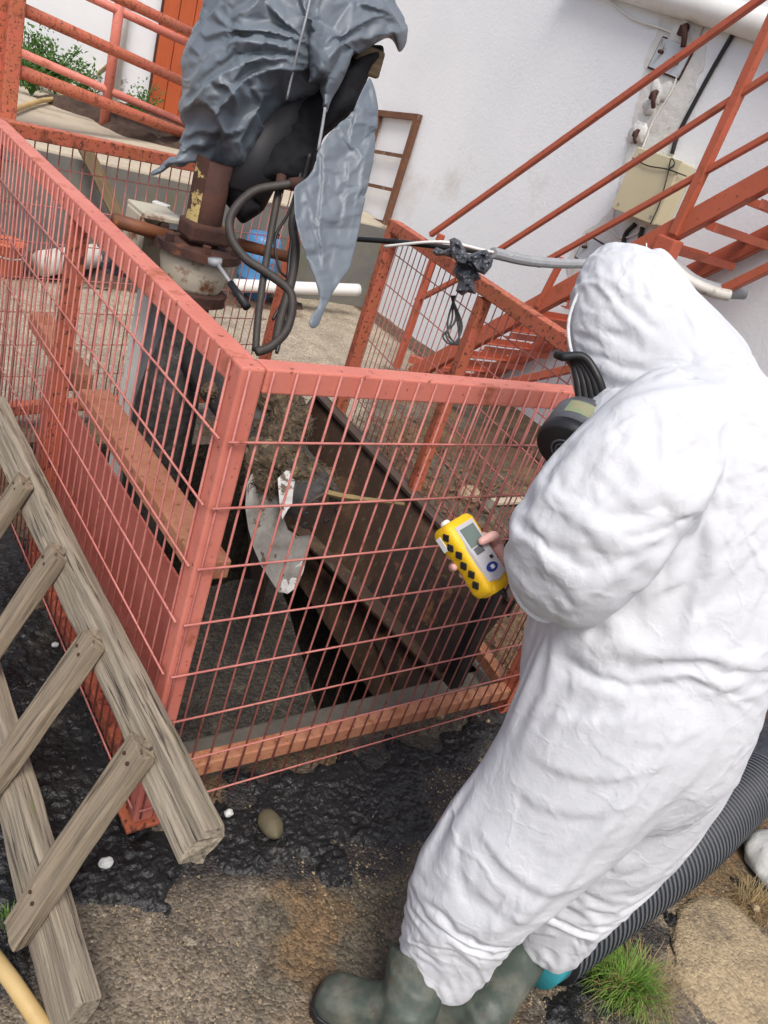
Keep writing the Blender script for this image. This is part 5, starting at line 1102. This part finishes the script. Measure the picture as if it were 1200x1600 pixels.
# ---- boots
def bootmesh(heel, toe, an, top, r0=.058, r1=.085):
    heel, toe, an, top = [np.array(x, float) for x in (heel, toe, an, top)]; d = nrm(toe - heel); L_ = np.linalg.norm(toe - heel); s = np.cross([0, 0, 1], d); bm = MB(); R = []
    for t, w_, hh in ((-.03, .02, .03), (.0, .035, .055), (.15, .041, .088), (.35, .040, .084), (.55, .045, .062), (.75, .050, .048), (.9, .047, .042), (1.0, .032, .034), (1.03, .014, .022)):
        c = heel + d * L_ * t + [0, 0, hh]; R.append(np.array([c + s * w_ * math.copysign(abs(math.cos(a)) ** .75, math.cos(a)) + np.array([0, 0, 1]) * hh * math.copysign(abs(math.sin(a)) ** .7, math.sin(a)) for a in np.linspace(0, 2 * PI, 20, endpoint=False)]))
    bm.rings(R)
    bm.tube(catmull([heel + d * L_ * .17 + [0, 0, .06], an, (an + top) / 2, top], 6), list(np.interp(np.linspace(0, 1, 19), [0, .35, 1], [.052, r0, r1])), 20)
    return bm
bt = bootmesh(ON(622, 1640, 2, 0), ON(494, 1562, 2, 0), ON(622, 1640, 2, 0) + [-.02, .015, .13], AT(662, 1496, 1.69), .058, .078).build('boot', M['boot'], person); remesh(bt, .006, 5)
bt2 = bootmesh(ON(744, 1632, 2, 0), ON(626, 1570, 2, 0), ON(744, 1632, 2, 0) + [-.02, .015, .13], AT(826, 1468, 1.87), .050, .066).build('boot', M['boot'], person); remesh(bt2, .006, 5)
for b_, hl_, to_ in ((bt, ON(622, 1640, 2, 0), ON(494, 1562, 2, 0)), (bt2, ON(744, 1632, 2, 0), ON(626, 1570, 2, 0))):
    d = nrm(to_ - hl_); L_ = np.linalg.norm(to_ - hl_); s_ = np.cross([0, 0, 1], d); ring = []
    for t, w_ in ((-.04, .012), (-.02, .030), (.05, .042), (.2, .044), (.4, .042), (.6, .048), (.78, .054), (.92, .050), (1.0, .038), (1.045, .018)): ring.append((t, w_))
    Pp = [hl_ + d * L_ * t + s_ * w_ for t, w_ in ring] + [hl_ + d * L_ * t - s_ * w_ for t, w_ in reversed(ring)]; k = len(Pp)
    MB().add([p + [0, 0, .002] for p in Pp] + [p + [0, 0, .026] for p in Pp], [tuple(range(k - 1, -1, -1)), tuple(range(k, 2 * k))] + [(i, (i + 1) % k, k + (i + 1) % k, k + i) for i in range(k)]).build('sole', M['black'], b_, False, bevel=.003)
for b_, sd_ in ((bt, 4.), (bt2, 7.)):
    N_ = normals(b_); org = np.array(world_loc(b_)); setv(b_, lambda V: V + N_ * (.004 * ridge((V + org) * [1, 1, 2.4], 2, 13, sd_) * np.clip(((V + org)[:, 2] - .09) / .08, 0, 1) + .0012 * fbm(V + org, 3, 30, sd_))[:, None])
# ---- gas detector, held: a thing of its own
gd = thing('gas_detector', DC, 'yellow handheld gas detector with grey screen held over the cage', 'gas detector')
def rbox(bm, c, sx, sy, sz, r=.25, n=20, ny=1, prof=None):
    R = []
    for y, k in prof or ((-.5, .8), (-.42, 1), (.42, 1), (.5, .8)):
        R.append(np.array([c + DM @ np.array([sx / 2 * k * math.copysign(abs(math.cos(a)) ** .45, math.cos(a)), sy * y, sz / 2 * k * math.copysign(abs(math.sin(a)) ** .45, math.sin(a))]) for a in np.linspace(0, 2 * PI, n, endpoint=False)]))
    return bm.rings(R)
b = MB(); rbox(b, DC, .071, .145, .050, n=28, prof=((-.5, .72), (-.47, .9), (-.40, 1.0), (-.12, .93), (.1, .95), (.22, 1.06), (.42, 1.08), (.48, .95), (.5, .8)))
b.build('housing', M['yellow'], gd, True)
MB().add([DP(a, c, hn + .0022) for a, c in ((.058, -.024), (.058, .025), (-.052, .024), (-.059, .0), (-.052, -.022))] + [DP(a, c, hn - .004) for a, c in ((.060, -.026), (.060, .027), (-.054, .026), (-.061, .0), (-.054, -.024))], [(4, 3, 2, 1, 0), (0, 1, 6, 5), (1, 2, 7, 6), (2, 3, 8, 7), (3, 4, 9, 8), (4, 0, 5, 9)]).build('faceplate', M['silver'], gd)
MB().box(DP(.031, .001, hn + .0028), (.037, .038, .002), DM).build('screen', M['lcd'], gd)
MB().box(DP(.003, -.004, hn + .003), (.022, .013, .003), DM).build('button', M['greyp'], gd, bevel=.001)
MB().box(DP(-.018, .012, hn + .003), (.007, .006, .003), DM).build('button', M['blackm'], gd)
lb = MB(); V = [DP(-.034 + .0085 * math.sin(a), .0 + .015 * math.cos(a), hn + .0031) for a in np.linspace(0, 2 * PI, 24, endpoint=False)]; lb.add(V, [tuple(range(24))]); lb.build('badge', M['label'], gd)
lb = MB(); V = [DP(-.034 + .0042 * math.sin(a), .001 + .007 * math.cos(a) * (1 if k % 2 else .55), hn + .0036) for k, a in enumerate(np.linspace(0, 2 * PI, 12, endpoint=False))]; lb.add(V, [tuple(range(12))]); lb.build('badge_mark', M['white'], gd)
r45 = np.array([[1, 0, 0], [0, .707, -.707], [0, .707, .707]])
for i, l in enumerate((.052, .033, .014, -.006, -.026, -.046)):
    for sgn in (-1, 1): MB().box(DP(l, sgn * (.0348 + (.0028 if l > .025 else (.0012 if abs(l) > .04 else 0))), .004 if i % 2 else .009), (.004, .0135, .0125), DM @ r45).build('grip_patch', M['blackm'], gd, bevel=.001)
for l, n_ in ((.060, .016), (-.064, .014), (-.064, -.006)): MB().box(DP(l, -.020, n_), (.013, .004, .011), DM).build('grip_patch', M['blackm'], gd, bevel=.001)
MB().box(DP(.045, -.0385, -.009), (.002, .028, .012), DM).build('side_label', M['white'], gd)
MB().tube([DP(.064, -.014, .002), DP(.076, -.014, .002), DP(.080, -.014, .002)], [.0095, .0095, .006], 16).build('sensor_cap', M['pvc'], gd, True)
b = MB(); rbox(b, DP(-.068, .0, .006), .05, .016, .040, n=20); b.build('bumper', M['yellow'], gd, True)
MB().tube([DP(-.070, .004, .012), DP(-.084, .006, .010), DP(-.094, .010, .004)], [.006, .006, .004], 10).build('strap_clip', M['blackm'], gd, True)
